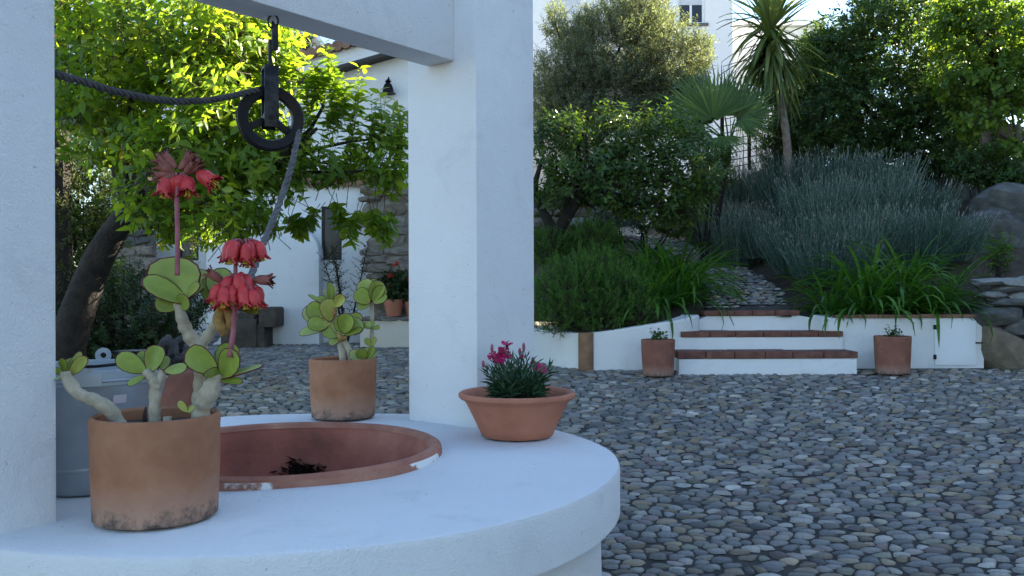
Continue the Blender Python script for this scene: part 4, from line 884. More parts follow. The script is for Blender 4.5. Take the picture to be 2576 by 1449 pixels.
low_wall(lw2, [(3.38, 10.02, 1.235), (3.42, 9.80, 1.222), (3.48, 9.72, 1.212), (3.6, 9.705, 1.205), (4.2, 9.70, 1.205), (5.16, 9.70, 1.205)], 'white', .22)
brick_row(lw2, 3.55, 5.14, 9.685, 9.90, 1.209, 1.244, .24, 7, 'coping_tile', 'tile')
hx0, hx1, hz0, hz1 = kx(2352, 9.68), kx(2456, 9.68), zt(922, 9.68), zt(810, 9.68)
hd = one(box(hx0, hx1, 9.682, 9.699, hz0, hz1), 'hatch', M['door'], lw2, True, .003)
for z in (hz0 + .09, hz1 - .07): one(box(hx0 - .012, hx0 + .012, 9.672, 9.698, z - .025, z + .025), 'hinge', M['iron_rust'], hd)
one(box(hx1 - .012, hx1 + .06, 9.672, 9.68, (hz0 + hz1) / 2 - .008, (hz0 + hz1) / 2 + .008), 'latch', M['iron_rust'], hd)
for q, (u, v, d, rr0, rr1, hh, lab) in enumerate(((1655, 938, 9.22, .158, .176, .378, 'weathered dark clay pot beside the lowest brick step'), (2245, 945, 9.28, .168, .187, .395, 'brown clay pot with small dark sprout near the white hatch'))):
    c = (kx(u, d), d, float(gz(d)) + .012); t = simple_pot('sprouting_pot', lab, c, rr0, rr1, hh, 'oldpot', 'clay pots beside the steps')
    foliage(t, 'laurel', [(c[0], c[1], c[2] + hh + .02, .08, .08, .05)], 14, .1, 6, .05, .03, 80 + q, .9, .6, TL, name='sprout')

# rough stone retaining wall at the end of the white wall
rw = thing('stone_retaining_wall', (5.6, 9.6, .65), 'rough dark rubble retaining wall joining the white planter wall', 'wall')
one(box(5.22, 9.0, 9.80, 10.3, .3, 1.36), 'core', M['stone_grey'], rw)
rg = random.Random(9)
for x, z, sx, sz, k in [(5.36, .86, .50, .56, 'stone_tan'), (5.78, .80, .52, .44, 'stone_grey'), (5.60, 1.10, .60, .30, 'stone_grey'), (5.28, 1.22, .44, .22, 'stone_grey'), (6.05, 1.14, .5, .34, 'stone_tan'), (6.3, .8, .6, .5, 'stone_grey'), (6.6, 1.15, .6, .34, 'stone'), (6.9, .85, .6, .5, 'stone_grey'), (5.42, 1.36, .46, .12, 'stone_grey'), (5.80, 1.33, .46, .14, 'stone_grey'), (6.2, 1.38, .5, .16, 'stone_grey')]:
    stone(rw, k, (x, 9.72, z), (sx, .42, sz), (rg.uniform(-.1, .1), rg.uniform(-.08, .08), rg.uniform(-.1, .1)))
for x, z, sx, sz in [(5.30, 1.455, .32, .085), (5.62, 1.455, .34, .10), (5.50, 1.535, .30, .075), (5.28, 1.60, .26, .08), (5.46, 1.60, .26, .11), (5.74, 1.62, .40, .13), (5.95, 1.47, .34, .10), (6.1, 1.6, .36, .12), (6.4, 1.5, .4, .12)]:
    stone(rw, 'stone_pale', (x, 9.80 + rg.uniform(-.04, .04), z), (sx, .32, sz), (0, rg.uniform(-.12, .12), rg.uniform(-.2, .2)))
for k, (u, v, d, sx, sz, lab) in enumerate(((2545, 520, 12.4, .95, .62, 'big smooth grey boulder above the lavender'), (2500, 580, 12.2, .8, .55, 'dark grey boulder lying under the paler one'), (2545, 345, 13.6, .5, .32, 'tan boulder under the bright mulberry leaves'), (2540, 440, 13.0, .8, .5, 'mossy boulder between the tan one and the lavender'))):
    p = P(u, v, d); b = thing('boulder', (p[0], p[1], p[2] - sz / 2), lab, 'boulder', 'boulders on the slope')
    stone(b, ('stone_grey', 'stone_grey', 'stone_tan', 'stone')[k], p, (sx, sx * .8, sz), (.1, .2 * (-1) ** k, .4 * k), name='rock')
    stone(b, 'stone_grey', p + np.array((-.1, .1, -sz * .62)), (sx * 1.1, sx * .8, sz * .9), (0, 0, k), name='footing')

# ------------------------------------------------------------------ strap-leaved plants
def strap_mesh(name, bend, n=7, w=.5):
    V = []; F = []
    for i in range(n + 1):
        t = i / n; a = bend * t * t; x = np.trapezoid(np.cos(np.linspace(0, bend, 20) * np.linspace(0, 1, 20)), dx=1) if False else 0
        V_ = None
        ts = np.linspace(0, t, 24); ang = 1.25 - bend * ts ** 1.6; x = float(np.sum(np.cos(ang)) * (t / 24)); z = float(np.sum(np.sin(ang)) * (t / 24))
        hw = w * (.55 + .6 * t) * (1 - max(0, t - .72) / .285) if t > .72 else w * (.55 + .6 * t)
        for s in (-1, 0, 1): V.append((x, s * max(hw, .01), z + abs(s) * .010))
    for i in range(n): F += [(i * 3, i * 3 + 1, i * 3 + 4, i * 3 + 3), (i * 3 + 1, i * 3 + 2, i * 3 + 5, i * 3 + 4)]
    return np_mesh(name, np.array(V), np.array(F), M['strap'], smooth=True)
STR = [strap_mesh('strap_leaf', b) for b in (1.1, 1.5, 2.0, 2.5, .7)]
def agapanthus(base, n, L, label, seed, flowers=0):
    rg = random.Random(seed); r = thing('agapanthus', base, label, 'plant', 'strap-leaved clumps in the planter beds')
    for k in range(int(n * 2.3)):
        o = link('leaf', STR[rg.randrange(5)], r); s = 1.45 * L * rg.uniform(.6, 1.15); o.scale = (s, .020 * rg.uniform(.8, 1.25) * 1.6, s); a = rg.uniform(0, 6.283)
        o.rotation_euler = (rg.uniform(-.15, .15), rg.uniform(-.1, .95), a); q = .14 * rg.random() ; o.location = (q * math.cos(a), q * math.sin(a), rg.uniform(-.02, .02))
    return r
ga = [((3.62, 10.06), 34, .50, 'bright strap-leaved clump nearest the top step'), ((4.0, 10.05), 40, .56, 'strap-leaved clump second from the top step along the coping'), ((4.42, 10.08), 44, .60, 'strap-leaved clump third from the top step along the coping'), ((4.82, 10.06), 42, .56, 'strap-leaved clump fourth from the top step, above the hatch'), ((4.2, 10.45), 36, .62, 'strap-leaved clump in the rear row touching the lavender'), ((4.65, 10.5), 36, .62, 'strap-leaved clump in the rear row by the stone wall')]
for k, ((x, y), n, L, lab) in enumerate(ga): agapanthus((x, y, float(tz(x, y)) + .02), n, L, lab, 100 + k)
gb = [((2.05, 10.35), 44, .56, 'dark strap-leaved clump beside the path at the top step'), ((1.85, 10.9), 44, .60, 'dark strap-leaved clump between rosemary and path'), ((2.25, 11.3), 40, .58, 'dark strap-leaved clump further up along the path'), ((1.6, 11.5), 36, .58, 'dark strap-leaved clump behind the rosemary'), ((1.75, 10.2), 34, .5, 'strap-leaved clump hanging over the curved planter wall'), ((2.2, 10.75), 40, .56, 'strap-leaved clump leaning onto the lower end of the path'), ((2.0, 12.0), 36, .56, 'strap-leaved clump under the low orange branches')]
for k, ((x, y), n, L, lab) in enumerate(gb): agapanthus((x - .14, y, float(tz(x, y)) + .02), n, L * 1.04, lab, 120 + k)

# ------------------------------------------------------------------ rosemary and lavender
def rosemary(name, label, blobs, n, seed, base):
    r = thing(name, base, label, 'bush'); rg = np.random.default_rng(seed)
    core = MB()
    for b in blobs:
        for q in range(8):
            e = np.array(b[:3]) + rg.normal(0, .45, 3) * np.array(b[3:6]); core.add(tube(spline([np.array(base), (np.array(base) + e) / 2 + rg.normal(0, .05, 3), e], 6), [.015, .01, .004], 4))
    core.build('stems', M['bark'], r, True)
    foliage(r, 'rosemary', blobs, n, .17, 20, .040, .0105, seed, .75, .65, TS, .9, -.1, name='foliage', shell=.45, jit=.3); return r
rosemary('rosemary_bush', 'broad green rosemary bush spilling over the planter wall', [blob(1440, 730, 10.0, 125, 85, .5), blob(1560, 735, 9.95, 95, 75, .42), blob(1400, 790, 9.85, 70, 50, .3), blob(1610, 785, 9.85, 55, 42, .3), blob(1500, 680, 10.2, 95, 60, .4), blob(1500, 795, 9.85, 90, 45, .3)], 1500, 51, (1.0, 10.1, 1.15))
rosemary('rosemary_bush', 'smaller rounded rosemary bush behind the broad one', [blob(1490, 600, 11.0, 75, 50, .35), blob(1380, 620, 11.0, 60, 50, .3)], 650, 52, (.95, 11.0, float(tz(.95, 11))))
def lavender(base, n, hgt, spread, label, seed, fl=.5):
    r = thing('lavender_bush', base, label, 'bush', 'lavender bushes on the slope'); rg = np.random.default_rng(seed); base = np.array(base)
    bt = rg.uniform(-.22, .22)
    a = rg.uniform(0, 6.28, n); q = np.sqrt(rg.uniform(0, 1, n)); d = np.stack((np.cos(a) * q * spread, np.sin(a) * q * spread * .8, np.ones(n)), 1); d = d + rg.normal(0, .13, d.shape)
    L = hgt * rg.uniform(.5, 1.1, n) * (1 - .12 * q); b = base + np.stack((np.cos(a) * q * .34, np.sin(a) * q * .30, 0 * a), 1)
    dirs = nz(d); nseg = 5; VV = []
    ref = np.array((0, 1., 0)); s1 = nz(np.cross(dirs, ref)); s2 = np.cross(dirs, s1)
    for i in range(nseg):
        t = i / (nseg - 1); cpt = b + dirs * (L * t)[:, None] + np.array((0, 0, 1.)) * (L * .22 * t * t * q)[:, None] - dirs * (0.10 * L * t * t)[:, None]
        rad = .0042 * (1 - .45 * t)
        for k in range(3): VV.append(cpt + rad * (math.cos(k * 2.094) * s1 + math.sin(k * 2.094) * s2))
    VV = np.stack(VV, 1); nb = nseg * 3; F = np.array([(i * 3 + k, i * 3 + (k + 1) % 3, i * 3 + 3 + (k + 1) % 3, i * 3 + 3 + k) for i in range(nseg - 1) for k in range(3)])
    bi = (np.arange(n) * nb)[:, None, None]
    link('stems', np_mesh('stems', VV.reshape(-1, 3) - base, (F[None] + bi).reshape(-1, 4), M['lavender'], tint=np.repeat(np.clip(rg.uniform(0, .75, n) + bt + (rg.random(n) < .12) * .5, 0, 1), nb)), r)
    tips = VV[:, -3:].mean(1); prev = VV[:, -6:-3].mean(1); td = nz(tips - prev)
    # narrow leaves up to two thirds of each stem
    nl = 16; t = rg.uniform(.12, .9, (n, nl)); Pn = b[:, None] + dirs[:, None] * (t * L[:, None])[..., None] + np.array((0, 0, 1.)) * (L[:, None] * .22 * t * t * q[:, None])[..., None] - dirs[:, None] * (.10 * L[:, None] * t * t)[..., None]
    A = nz(dirs[:, None] * 1.3 + rg.normal(0, .55, (n, nl, 3))); N = nz(rg.normal(0, 1, (n, nl, 3))); LL = rg.uniform(.035, .06, (n, nl))
    V, F4, F3, tt = scatter(TS, Pn.reshape(-1, 3), A.reshape(-1, 3), N.reshape(-1, 3), LL.ravel(), LL.ravel() * .13, np.clip(rg.normal(.40, .22, n * nl) + bt, 0, 1))
    link('foliage', np_mesh('foliage', V - base, [F4, F3], M['lavender'], tint=tt), r)
    k = rg.random(n) < fl; m = int(k.sum()); reps = 3
    Pn = np.repeat(tips[k], reps, 0); A = np.repeat(td[k], reps, 0) + rg.normal(0, .05, (m * reps, 3)); N = rg.normal(0, 1, (m * reps, 3)); LL = rg.uniform(.035, .075, m * reps)
    V, F4, F3, tt = scatter(TS, Pn - nz(A) * .02, A, N, LL, np.full(m * reps, .009), rg.uniform(0, 1, m * reps))
    tag(link('seedheads', np_mesh('seedheads', V - base, [F4, F3], M['lavtip'], tint=tt), r), kind='stuff')
lav = [((3.85, 11.75), .92, 'lavender bush overhanging the bend of the path'), ((4.5, 11.35), .95, 'lavender bush in the front row behind the bright strap leaves'), ((5.15, 11.3), .95, 'lavender bush in the front row above the hatch'), ((5.6, 11.5), .8, 'lavender bush closest to the dark boulder'),
       ((3.75, 12.9), .95, 'lavender bush on the path side, second up the slope'), ((4.4, 12.6), 1.0, 'lavender bush in the middle of the bed'), ((5.15, 12.6), 1.0, 'lavender bush in the middle row, third from the path'), ((5.75, 12.6), .85, 'lavender bush in the middle row by the boulders'),
       ((3.5, 14.2), .95, 'lavender bush high on the slope near the path'), ((4.3, 14.0), 1.0, 'lavender bush around the foot of the yucca'), ((5.1, 14.0), .95, 'lavender bush high up under the dark evergreen'), ((3.95, 11.1), .72, 'low lavender bush at the path edge just behind the first strap-leaved clump'), ((3.4, 15.4), .95, 'pale flowering lavender bush under the palm fans'), ((4.0, 15.6), .95, 'pale flowering lavender bush in front of the mesh fence'), ((4.8, 15.3), .95, 'lavender bush behind the yucca trunk'), ((3.35, 13.2), .9, 'lavender bush leaning over the path before the palm'), ((5.75, 13.8), .9, 'lavender bush high up beside the boulders')]
for k, ((x, y), h_, lab) in enumerate(lav): lavender((x, y, float(tz(x, y)) - .02), 460, h_ * .87, .70, lab, 200 + k, .45 if y < 13 else .7)

# ------------------------------------------------------------------ orange tree, olive, palms, yucca, evergreen, mulberry
ob = np.array((.60, 11.0, float(tz(.6, 11.0)) - .05))
ot = thing('orange_tree', ob, 'dark green orange tree with forked black trunk above the rosemary', 'tree')
fk = P(1398, 585, 11.0)
one(tube(spline([ob, ob + np.array((0, 0, .35)), fk], 8), [.12, .095, .085], 10), 'trunk', M['bark'], ot, 'all')
OB = [blob(1480, 430, 11.1, 120, 60, .7), blob(1600, 420, 11.2, 110, 70, .7), blob(1640, 325, 11.4, 45, 45, .4), blob(1440, 335, 11.2, 45, 38, .4), blob(1530, 300, 11.5, 40, 30, .3), blob(1375, 315, 11.2, 30, 35, .3), blob(1740, 350, 11.3, 40, 30, .3), blob(1720, 430, 11.1, 95, 85, .7), blob(1420, 480, 11.0, 85, 55, .6), blob(1560, 490, 10.9, 110, 50, .6), blob(1680, 510, 10.9, 100, 50, .5), blob(1400, 360, 11.2, 80, 55, .6), blob(1560, 345, 11.4, 90, 45, .6), blob(1690, 340, 11.5, 80, 60, .5), blob(1790, 445, 10.9, 55, 30, .3), blob(1720, 540, 10.7, 55, 25, .3)]
for e in ((1345, 480), (1440, 500), (1475, 470)): one(tube(spline([fk - np.array((0, 0, .05)), (fk + P(*e, 11.0)) / 2 + np.array((0, 0, -.03)), P(*e, 11.0), P(e[0] + 20, e[1] - 80, 11.1)], 9), [.07, .06, .045, .02], 8), 'branch', M['bark'], ot, 'all')
limbs(ot, 'bark', fk, .05, OB, np.random.default_rng(4), P(1460, 480, 11.0), 'limb')
sh2 = [(P(u0, v0, 11.0), P(u1, v1, 11.0)) for (u0, v0), (u1, v1) in (((1385, 330), (1375, 275)), ((1420, 330), (1425, 290)), ((1440, 320), (1470, 285)), ((1360, 360), (1350, 300)), ((1500, 310), (1510, 255)), ((1560, 320), (1575, 265)), ((1620, 320), (1612, 262)), ((1660, 320), (1690, 280)), ((1470, 320), (1455, 265)), ((1540, 300), (1530, 250)), ((1780, 440), (1835, 432)), ((1640, 530), (1625, 548)), ((1730, 540), (1780, 540)))]
foliage(ot, 'orange', OB, 900, .32, 11, .102, .038, 22, .5, .6, lead=.3, droop=.35, extra=sh2, shell=.4)
olb = np.array((1.6, 15.2, float(tz(1.6, 15.2)) - .1))
ol = thing('olive_tree', olb, 'grey-green olive tree glowing in the sun before the tall white house', 'tree')
one(tube(spline([olb, olb + np.array((.1, 0, .9)), P(1500, 330, 15.2)], 8), [.2, .15, .12], 10), 'trunk', M['bark'], ol, 'all')
LO = [blob(1560, 120, 15.2, 130, 120, 1.2), blob(1680, 150, 15.1, 110, 110, 1.0), blob(1610, 40, 15.2, 90, 80, .9), blob(1440, 190, 15.0, 110, 80, 1.0), blob(1530, 230, 14.9, 150, 80, 1.0), blob(1680, 240, 15.0, 110, 60, .9), blob(1400, 60, 15.2, 35, 60, .4), blob(1390, 250, 14.9, 70, 60, .7), blob(1760, 130, 15.2, 45, 50, .4), blob(1450, 110, 15.2, 50, 50, .4), blob(1450, 290, 14.6, 110, 50, .7), blob(1590, 300, 14.6, 120, 50, .7), blob(1710, 300, 14.6, 80, 45, .6), blob(1480, 60, 15.3, 40, 45, .4)]
limbs(ol, 'bark', olb, .06, LO, np.random.default_rng(5), P(1500, 320, 15.2))
foliage(ol, 'olive', LO, 5400, .3, 18, .072, .019, 23, .65, .55, TS, .55, 0, shell=.3)
# yucca
yb = np.array((kx(1988, 14.0), 14.0, float(tz(kx(1988, 14), 14.0)) - .05)); yt = P(1945, 150, 14.0)
yu = thing('yucca_tree', yb, 'yucca with bare grey trunk and drooping sword leaves', 'tree')
one(tube(spline([yb, P(1980, 350, 14.0), P(1962, 240, 14.0), yt, yt + np.array((-.05, 0, .35))], 30), np.array([.066 + .005 * math.sin(i * 2.3) for i in range(30)]) * np.linspace(1, .8, 30), 12), 'trunk', M['palmbark'], yu, 'all')
SWD = []
for b in (.15, .5, .9):
    V = []; n = 6
    for i in range(n + 1):
        t = i / n; ts = np.linspace(0, t, 20); ang = -b * ts ** 1.5; x = float(np.sum(np.cos(ang)) * t / 20); z = float(np.sum(np.sin(ang)) * t / 20); hw = .5 * min(1, .45 + t * 2) * (1 - t ** 2.2) + .01
        for s in (-1, 0, 1): V.append((x, s * hw, z + abs(s) * .012))
    SWD.append(np_mesh('sword_leaf', np.array(V), np.array([f for i in range(n) for f in ((i * 3, i * 3 + 1, i * 3 + 4, i * 3 + 3), (i * 3 + 1, i * 3 + 2, i * 3 + 5, i * 3 + 4))]), M['yucca'], smooth=True))
rg = random.Random(3); yc = yt + np.array((-.03, 0, .05))
for k in range(260):
    a = rg.uniform(0, 6.283); el = rg.uniform(-.9, 1.3) if k < 110 else rg.uniform(-1.4, -.35); d = np.array((math.cos(a) * math.cos(el), math.sin(a) * math.cos(el), math.sin(el))); L = rg.uniform(.68, 1.08)
    o = link('leaf', SWD[rg.randrange(3)], yu); align(o, yc + np.array((0, 0, .62 * rg.random() + .12 * el)) + d * .05 - origin(yu), d, (0, 0, 1) if abs(el) < 1.2 else (math.cos(a), math.sin(a), .3), (L, .075 * rg.uniform(.8, 1.2), L))
# fan palm
fb = np.array((kx(1800, 13.6), 13.6, float(tz(kx(1800, 13.6), 13.6)) - .05))
fp = thing('fan_palm', fb, 'young fan palm with green pleated fans behind the orange tree', 'palm')
one(tube(spline([fb, fb + np.array((0, 0, .5)), P(1830, 400, 13.6), P(1835, 370, 13.6)], 10), [.06, .055, .05, .045], 10), 'trunk', M['bark'], fp, 'all')
def fan(root, hub, axis, nrm, R, seed, nseg=30, arc=2.7):
    rg = np.random.default_rng(seed); axis = nz(axis); nrm = nz(np.array(nrm) - axis * np.dot(nrm, axis)); sdv = np.cross(nrm, axis); V = []; F = []
    for k in range(nseg):
        a = (k / (nseg - 1) - .5) * arc; d = math.cos(a) * axis + math.sin(a) * sdv; s = np.cross(nrm, d); a += rg.normal(0, .03); L = R * rg.uniform(.75, 1.08) * (1 - .22 * (abs(a) / (arc / 2)) ** 2); i = len(V)
        for t, hw, dz in ((.05, .006, 0), (.42, .019, .05), (.72, .011, .02), (1.0, .0015, -.14 * rg.uniform(.1, 2.0))):
            p = hub + d * L * t + nrm * (dz * L * .6); f_ = .35 if (k % 2) else -.35
            V += [p - s * hw * R / .75, p + nrm * hw * .5, p + s * hw * R / .75]
        for q in range(3): F += [(i + q * 3, i + q * 3 + 1, i + q * 3 + 4, i + q * 3 + 3), (i + q * 3 + 1, i + q * 3 + 2, i + q * 3 + 5, i + q * 3 + 4)]
    tint = np.repeat(rg.uniform(.2, 1, nseg), 12)
    lf = link('fan_leaf', np_mesh('fan_leaf', np.array(V) - origin(root), np.array(F), M['palm'], tint=tint), root); pc_ = P(1835, 370, 13.6)
    one(tube(spline([pc_, (pc_ + hub) / 2 + np.array((0, 0, .05)), hub], 7), [.016, .012, .01], 6), 'petiole', M['strap'], lf, True)
for hu, ax2, nr2, R_, sd2 in (((1795, 303, 13.3), (-.15, -.2, 1), (.1, -1, .1), .92, 1), ((1770, 308, 13.6), (-.75, -.2, .75), (-.2, -1, .4), .85, 2), ((1860, 303, 13.5), (.55, -.1, .9), (.2, -1, .3), .78, 3), ((1862, 300, 13.4), (.7, -.4, -.5), (.1, -.8, .8), .5, 4), ((1780, 330, 13.3), (-.9, -.5, .05), (0, -.8, .8), .7, 5), ((1825, 293, 13.8), (.12, .3, 1), (.0, -1, .2), .88, 6), ((1800, 308, 13.9), (-.45, .2, 1), (-.1, -1, .1), .9, 7), ((1815, 345, 13.25), (.35, -.6, -.5), (.1, -.6, .8), .55, 8), ((1795, 350, 13.3), (-.5, -.5, -.55), (-.1, -.6, .8), .6, 9), ((1850, 300, 13.7), (.95, .1, .35), (.2, -1, .3), .75, 10), ((1760, 315, 13.5), (-1, -.1, .3), (-.1, -1, .4), .75, 11)):
    fan(fp, P(*hu), ax2, nr2, R_, sd2)
# wide dark evergreen on the slope
eb = np.array((5.9, 15.6, float(tz(5.9, 15.6)) - .1))
ev = thing('evergreen_tree', eb, 'broad dark evergreen tree filling the slope beyond the lavender', 'tree')
one(tube(spline([eb, eb + np.array((.1, 0, 1.0)), eb + np.array((0, .1, 2.4))], 8), [.2, .17, .1], 10), 'trunk', M['bark'], ev, 'all')
EB = [blob(2180, 280, 15.2, 190, 130, 1.3), blob(2200, 120, 15.4, 150, 130, 1.2), blob(2050, 330, 15.0, 130, 80, 1.0), blob(2330, 330, 15.0, 130, 90, 1.1), blob(2260, 10, 15.6, 110, 110, 1.0), blob(2100, 180, 15.5, 90, 110, .9), blob(2120, 400, 14.8, 140, 45, .8), blob(2300, 400, 14.7, 110, 55, .8), blob(2060, 140, 16.0, 60, 70, .6), blob(2380, 200, 15.2, 100, 120, 1.0), blob(1980, 340, 15.0, 60, 55, .5), blob(2240, -80, 15.8, 90, 70, .8), blob(2420, 400, 15.4, 90, 60, .7), blob(2440, 300, 15.6, 80, 70, .7), blob(2010, 250, 15.6, 55, 60, .5)]
limbs(ev, 'bark', eb, .12, EB, np.random.default_rng(6), eb + np.array((0, 0, 1.5)))
foliage(ev, 'laurel', EB, 4700, .32, 12, .085, .044, 24, .5, .6, TL, .5, .1, shell=.4)
# bright mulberry at the edge of the slope
mbp = np.array((7.3, 13.8, float(tz(7.3, 13.8)) - .1))
mu = thing('mulberry_tree', mbp, 'bright yellow-green mulberry tree lit from behind beside the dark evergreen', 'tree')
one(tube(spline([mbp, mbp + np.array((.1, 0, 1.2)), P(2500, 160, 13.8), P(2498, 20, 13.8)], 12), [.12, .09, .07, .03], 8), 'trunk', M['palmbark'], mu, 'all')
MBs = [blob(2460, 110, 13.6, 110, 90, .9), blob(2550, 60, 13.6, 110, 90, .9), blob(2420, 210, 13.4, 80, 50, .7), blob(2530, 230, 13.2, 110, 80, .8), blob(2450, 20, 13.8, 90, 60, .8), blob(2600, 170, 13.5, 110, 110, .9), blob(2470, 310, 13.0, 80, 40, .6), blob(2560, 380, 12.8, 70, 40, .5), blob(2390, 60, 14.0, 60, 60, .6)]
limbs(mu, 'bark', mbp, .06, MBs, np.random.default_rng(7), P(2505, 200, 13.8))
foliage(mu, 'vine', MBs, 1000, .34, 10, .085, .062, 25, .3, .7, TB, .2, .45, shell=.3)
# farther trees
def far_tree(label, base, blobs, mat, n, seed, ll, lw, tpl=TL):
    t = thing('garden_tree', base, label, 'tree'); one(tube([np.array(base), (np.array(base) + np.array(blobs[0][:3])) / 2, np.array(blobs[0][:3])], [.2, .16, .08], 8), 'trunk', M['bark'], t, True)
    limbs(t, 'bark', base, .1, blobs, np.random.default_rng(seed), np.array(blobs[0][:3]) - np.array((0, 0, .6)))
    foliage(t, mat, blobs, n, .4, 10, ll, lw, seed, .5, .6, tpl, twigs=False); return t
far_tree('dark tree standing behind the bright mulberry', (10.5, 19, 2.5), [blob(2480, 40, 19, 140, 130, 1.5), blob(2560, 150, 19, 120, 150, 1.5), blob(2400, 130, 19.5, 120, 150, 1.3), blob(2520, 300, 18.5, 130, 130, 1.3)], 'laurel', 1100, 26, .13, .07)
far_tree('rounded distant tree between the yucca and the evergreen', (9.0, 26, 3), [blob(2070, 110, 26, 60, 60, 1.2), blob(2040, 220, 26, 70, 90, 1.2), blob(2120, 180, 26, 80, 110, 1.2)], 'laurel', 500, 27, .16, .09)
far_tree('sparse treetop peeping over the house parapet', (-4.9, 22, 0), [blob(770, 95, 22, 26, 14, .5), blob(740, 110, 22, 20, 12, .5)], 'laurel', 24, 28, .12, .06)
# small plants by the path
shrub('silver_shrub', 'small silvery-white leaved plant by the stone wall', [blob(1512, 520, 13.2, 26, 35, .2)], 'silver', 130, .14, 9, .05, .018, 91, .8, TS, 'plant', base=(1.33, 13.2, float(tz(1.33, 13.2))))
shrub('blue_shrub', 'dark blue-green low shrub under the orange tree', [blob(1560, 545, 13.0, 70, 30, .35)], 'lavender', 260, .16, 12, .05, .012, 92, .8, TS, 'plant', base=(1.6, 13.0, float(tz(1.6, 13))))
shrub('variegated_plant', 'pale variegated plant at the upper bend of the path', [blob(1615, 560, 13.4, 22, 35, .2), blob(1700, 560, 13.2, 60, 40, .3)], 'orange', 220, .16, 9, .06, .025, 93, .6, TL, 'plant', base=(2.0, 13.4, float(tz(2.0, 13.4))))
shrub('weed', 'tall thin weed growing above the retaining wall', [blob(2510, 650, 10.4, 22, 35, .12)], 'rosemary', 60, .28, 4, .16, .012, 94, 1.6, TS, 'plant', .3, base=(5.7, 10.4, 1.5))

shrub('bay_shrub', 'rounded dark green shrub hiding the foot of the fan palm', [blob(1795, 425, 13.0, 50, 55, .3), blob(1760, 480, 12.9, 50, 45, .3)], 'orange', 300, .2, 11, .07, .03, 95, .6, TL, 'shrub', base=(2.85, 13.0, float(tz(2.85, 13.0))))
shrub('hill_shrub', 'dark leafy shrub between the lavender and the boulders', [blob(2470, 420, 12.9, 70, 50, .4), blob(2540, 450, 12.7, 50, 40, .3)], 'laurel', 420, .22, 11, .07, .035, 96, .6, TL, 'shrub', base=(6.85, 12.9, float(tz(6.85, 12.9))))
# rubble garden wall behind the orange tree
gw = thing('rubble_wall', (.9, 14.4, float(tz(.9, 14.4))), 'tan rubble garden wall behind the forked orange trunk', 'wall')
one(box(kx(1330, 14.4), kx(1525, 14.4), 14.45, 14.8, 1.0, kz(490, 14.4)), 'core', M['stone_tan'], gw)
stone_rows(gw, ['stone_tan', 'stone', 'stone_tan', 'stone_pale'], kx(1325, 14.4), kx(1520, 14.4), 14.44, float(tz(.9, 14.4)), kz(482, 14.4), .17, .32, .24, 6)
# white side wall with sloping tile coping
sw = thing('garden_wall', (.6, 15.8, 1.5), 'white wall with sloping tiled top beside the orange tree', 'wall')
prof = [(-.8, 1.0), (kx(1600, 16), 1.0), (kx(1600, 16), kz(430, 16)), (kx(1430, 16), kz(318, 16)), (kx(1340, 16), kz(262, 16)), (-.8, kz(200, 16))]
one(prism_xz(prof, 16.0, 16.3), 'plaster', M['white2'], sw)
for k in range(16):
    u = 1290 + k * 20; v = 262 + (u - 1340) * .63; c = np.array((kx(u, 16), 16.15, kz(v, 16)))
    one(slab(c + np.array((0, 0, .03)), nz(np.array((1, 0, -.63))), np.array((0, 1., 0)), nz(np.array((.63, 0, 1))), .085, .22, .03), 'coping_tile', M['tile'], sw, True, .01)

# metal mesh fence on the terrace
fn = thing('wire_fence', (kx(1885, 17.6), 17.6, kz(390, 17.6)), 'black metal mesh fence behind the palm and yucca', 'fence')
x0, x1 = kx(1815, 17.6), kx(1960, 17.6)
zr = lambda x: kz(285, 17.6) + (x - x0) / (x1 - x0) * (kz(258, 17.6) - kz(285, 17.6))
one(tube([(x0, 17.6, zr(x0)), (x1, 17.6, zr(x1))], .028, 6), 'rail', M['iron'], fn)
for x in (x0 + .02, kx(1886, 17.6), x1 - .02): one(box(x - .03, x + .03, 17.57, 17.63, kz(430, 17.6), zr(x)), 'post', M['iron'], fn)
for k in range(9):
    x = x0 + (x1 - x0) * (k + .5) / 9; one(tube([(x, 17.6, kz(430, 17.6)), (x, 17.6, zr(x))], .009, 4), 'wire', M['iron'], fn)
for k in range(8):
    dz = -.14 * (k + 1); one(tube([(x0, 17.59, zr(x0) + dz), (x1, 17.59, zr(x1) + dz)], .009, 4), 'wire', M['iron'], fn)

# ------------------------------------------------------------------ houses behind the garden
def big_house(label, x0, x1, y, th, z0, z1, wins, mat, name='house'):
    h = thing(name, ((x0 + x1) / 2, y, z0), label, 'house')
    one(wall_open(x0, x1, z0, z1, y, .25, wins), 'wall', M[mat], h); one(box(x0 + .02, x1 - .02, y + .26, y + th, z0, z1 - .02), 'core', M[mat], h)
    one(box(x0 - .15, x1 + .15, y - .15, y + th + .1, z1 + .004, z1 + .16), 'cornice', M[mat], h, False, .02)
    for a, b_, c_, d_ in wins:
        wn = thing('window', (0, 0, 0), None, None); wn.parent = h; wn.location = (a - h.location[0], 0, c_ - h.location[2]); f = MB(); t_ = .06; mx = (a + b_) / 2; bl = c_ + (d_ - c_) * .38
        for q in ((a, a + t_, c_, d_), (b_ - t_, b_, c_, d_), (a + t_, b_ - t_, c_, c_ + t_), (a + t_, b_ - t_, d_ - t_, d_), (mx - .03, mx + .03, c_ + t_, bl)): f.add(box(q[0], q[1], y + .10, y + .16, q[2], q[3]))
        f.build('frame', M['frame_white'], wn); one(box(a + t_, b_ - t_, y + .125, y + .135, c_ + t_, bl), 'pane', M['glass'], wn); one(box(a + t_, b_ - t_, y + .105, y + .14, bl + .002, d_ - t_), 'blind', M['shutter'], wn)
        one(box(a - .08, b_ + .08, y - .06, y + .09, c_ - .07, c_ - .002), 'sill', M['stone_grey'], wn)
    return h
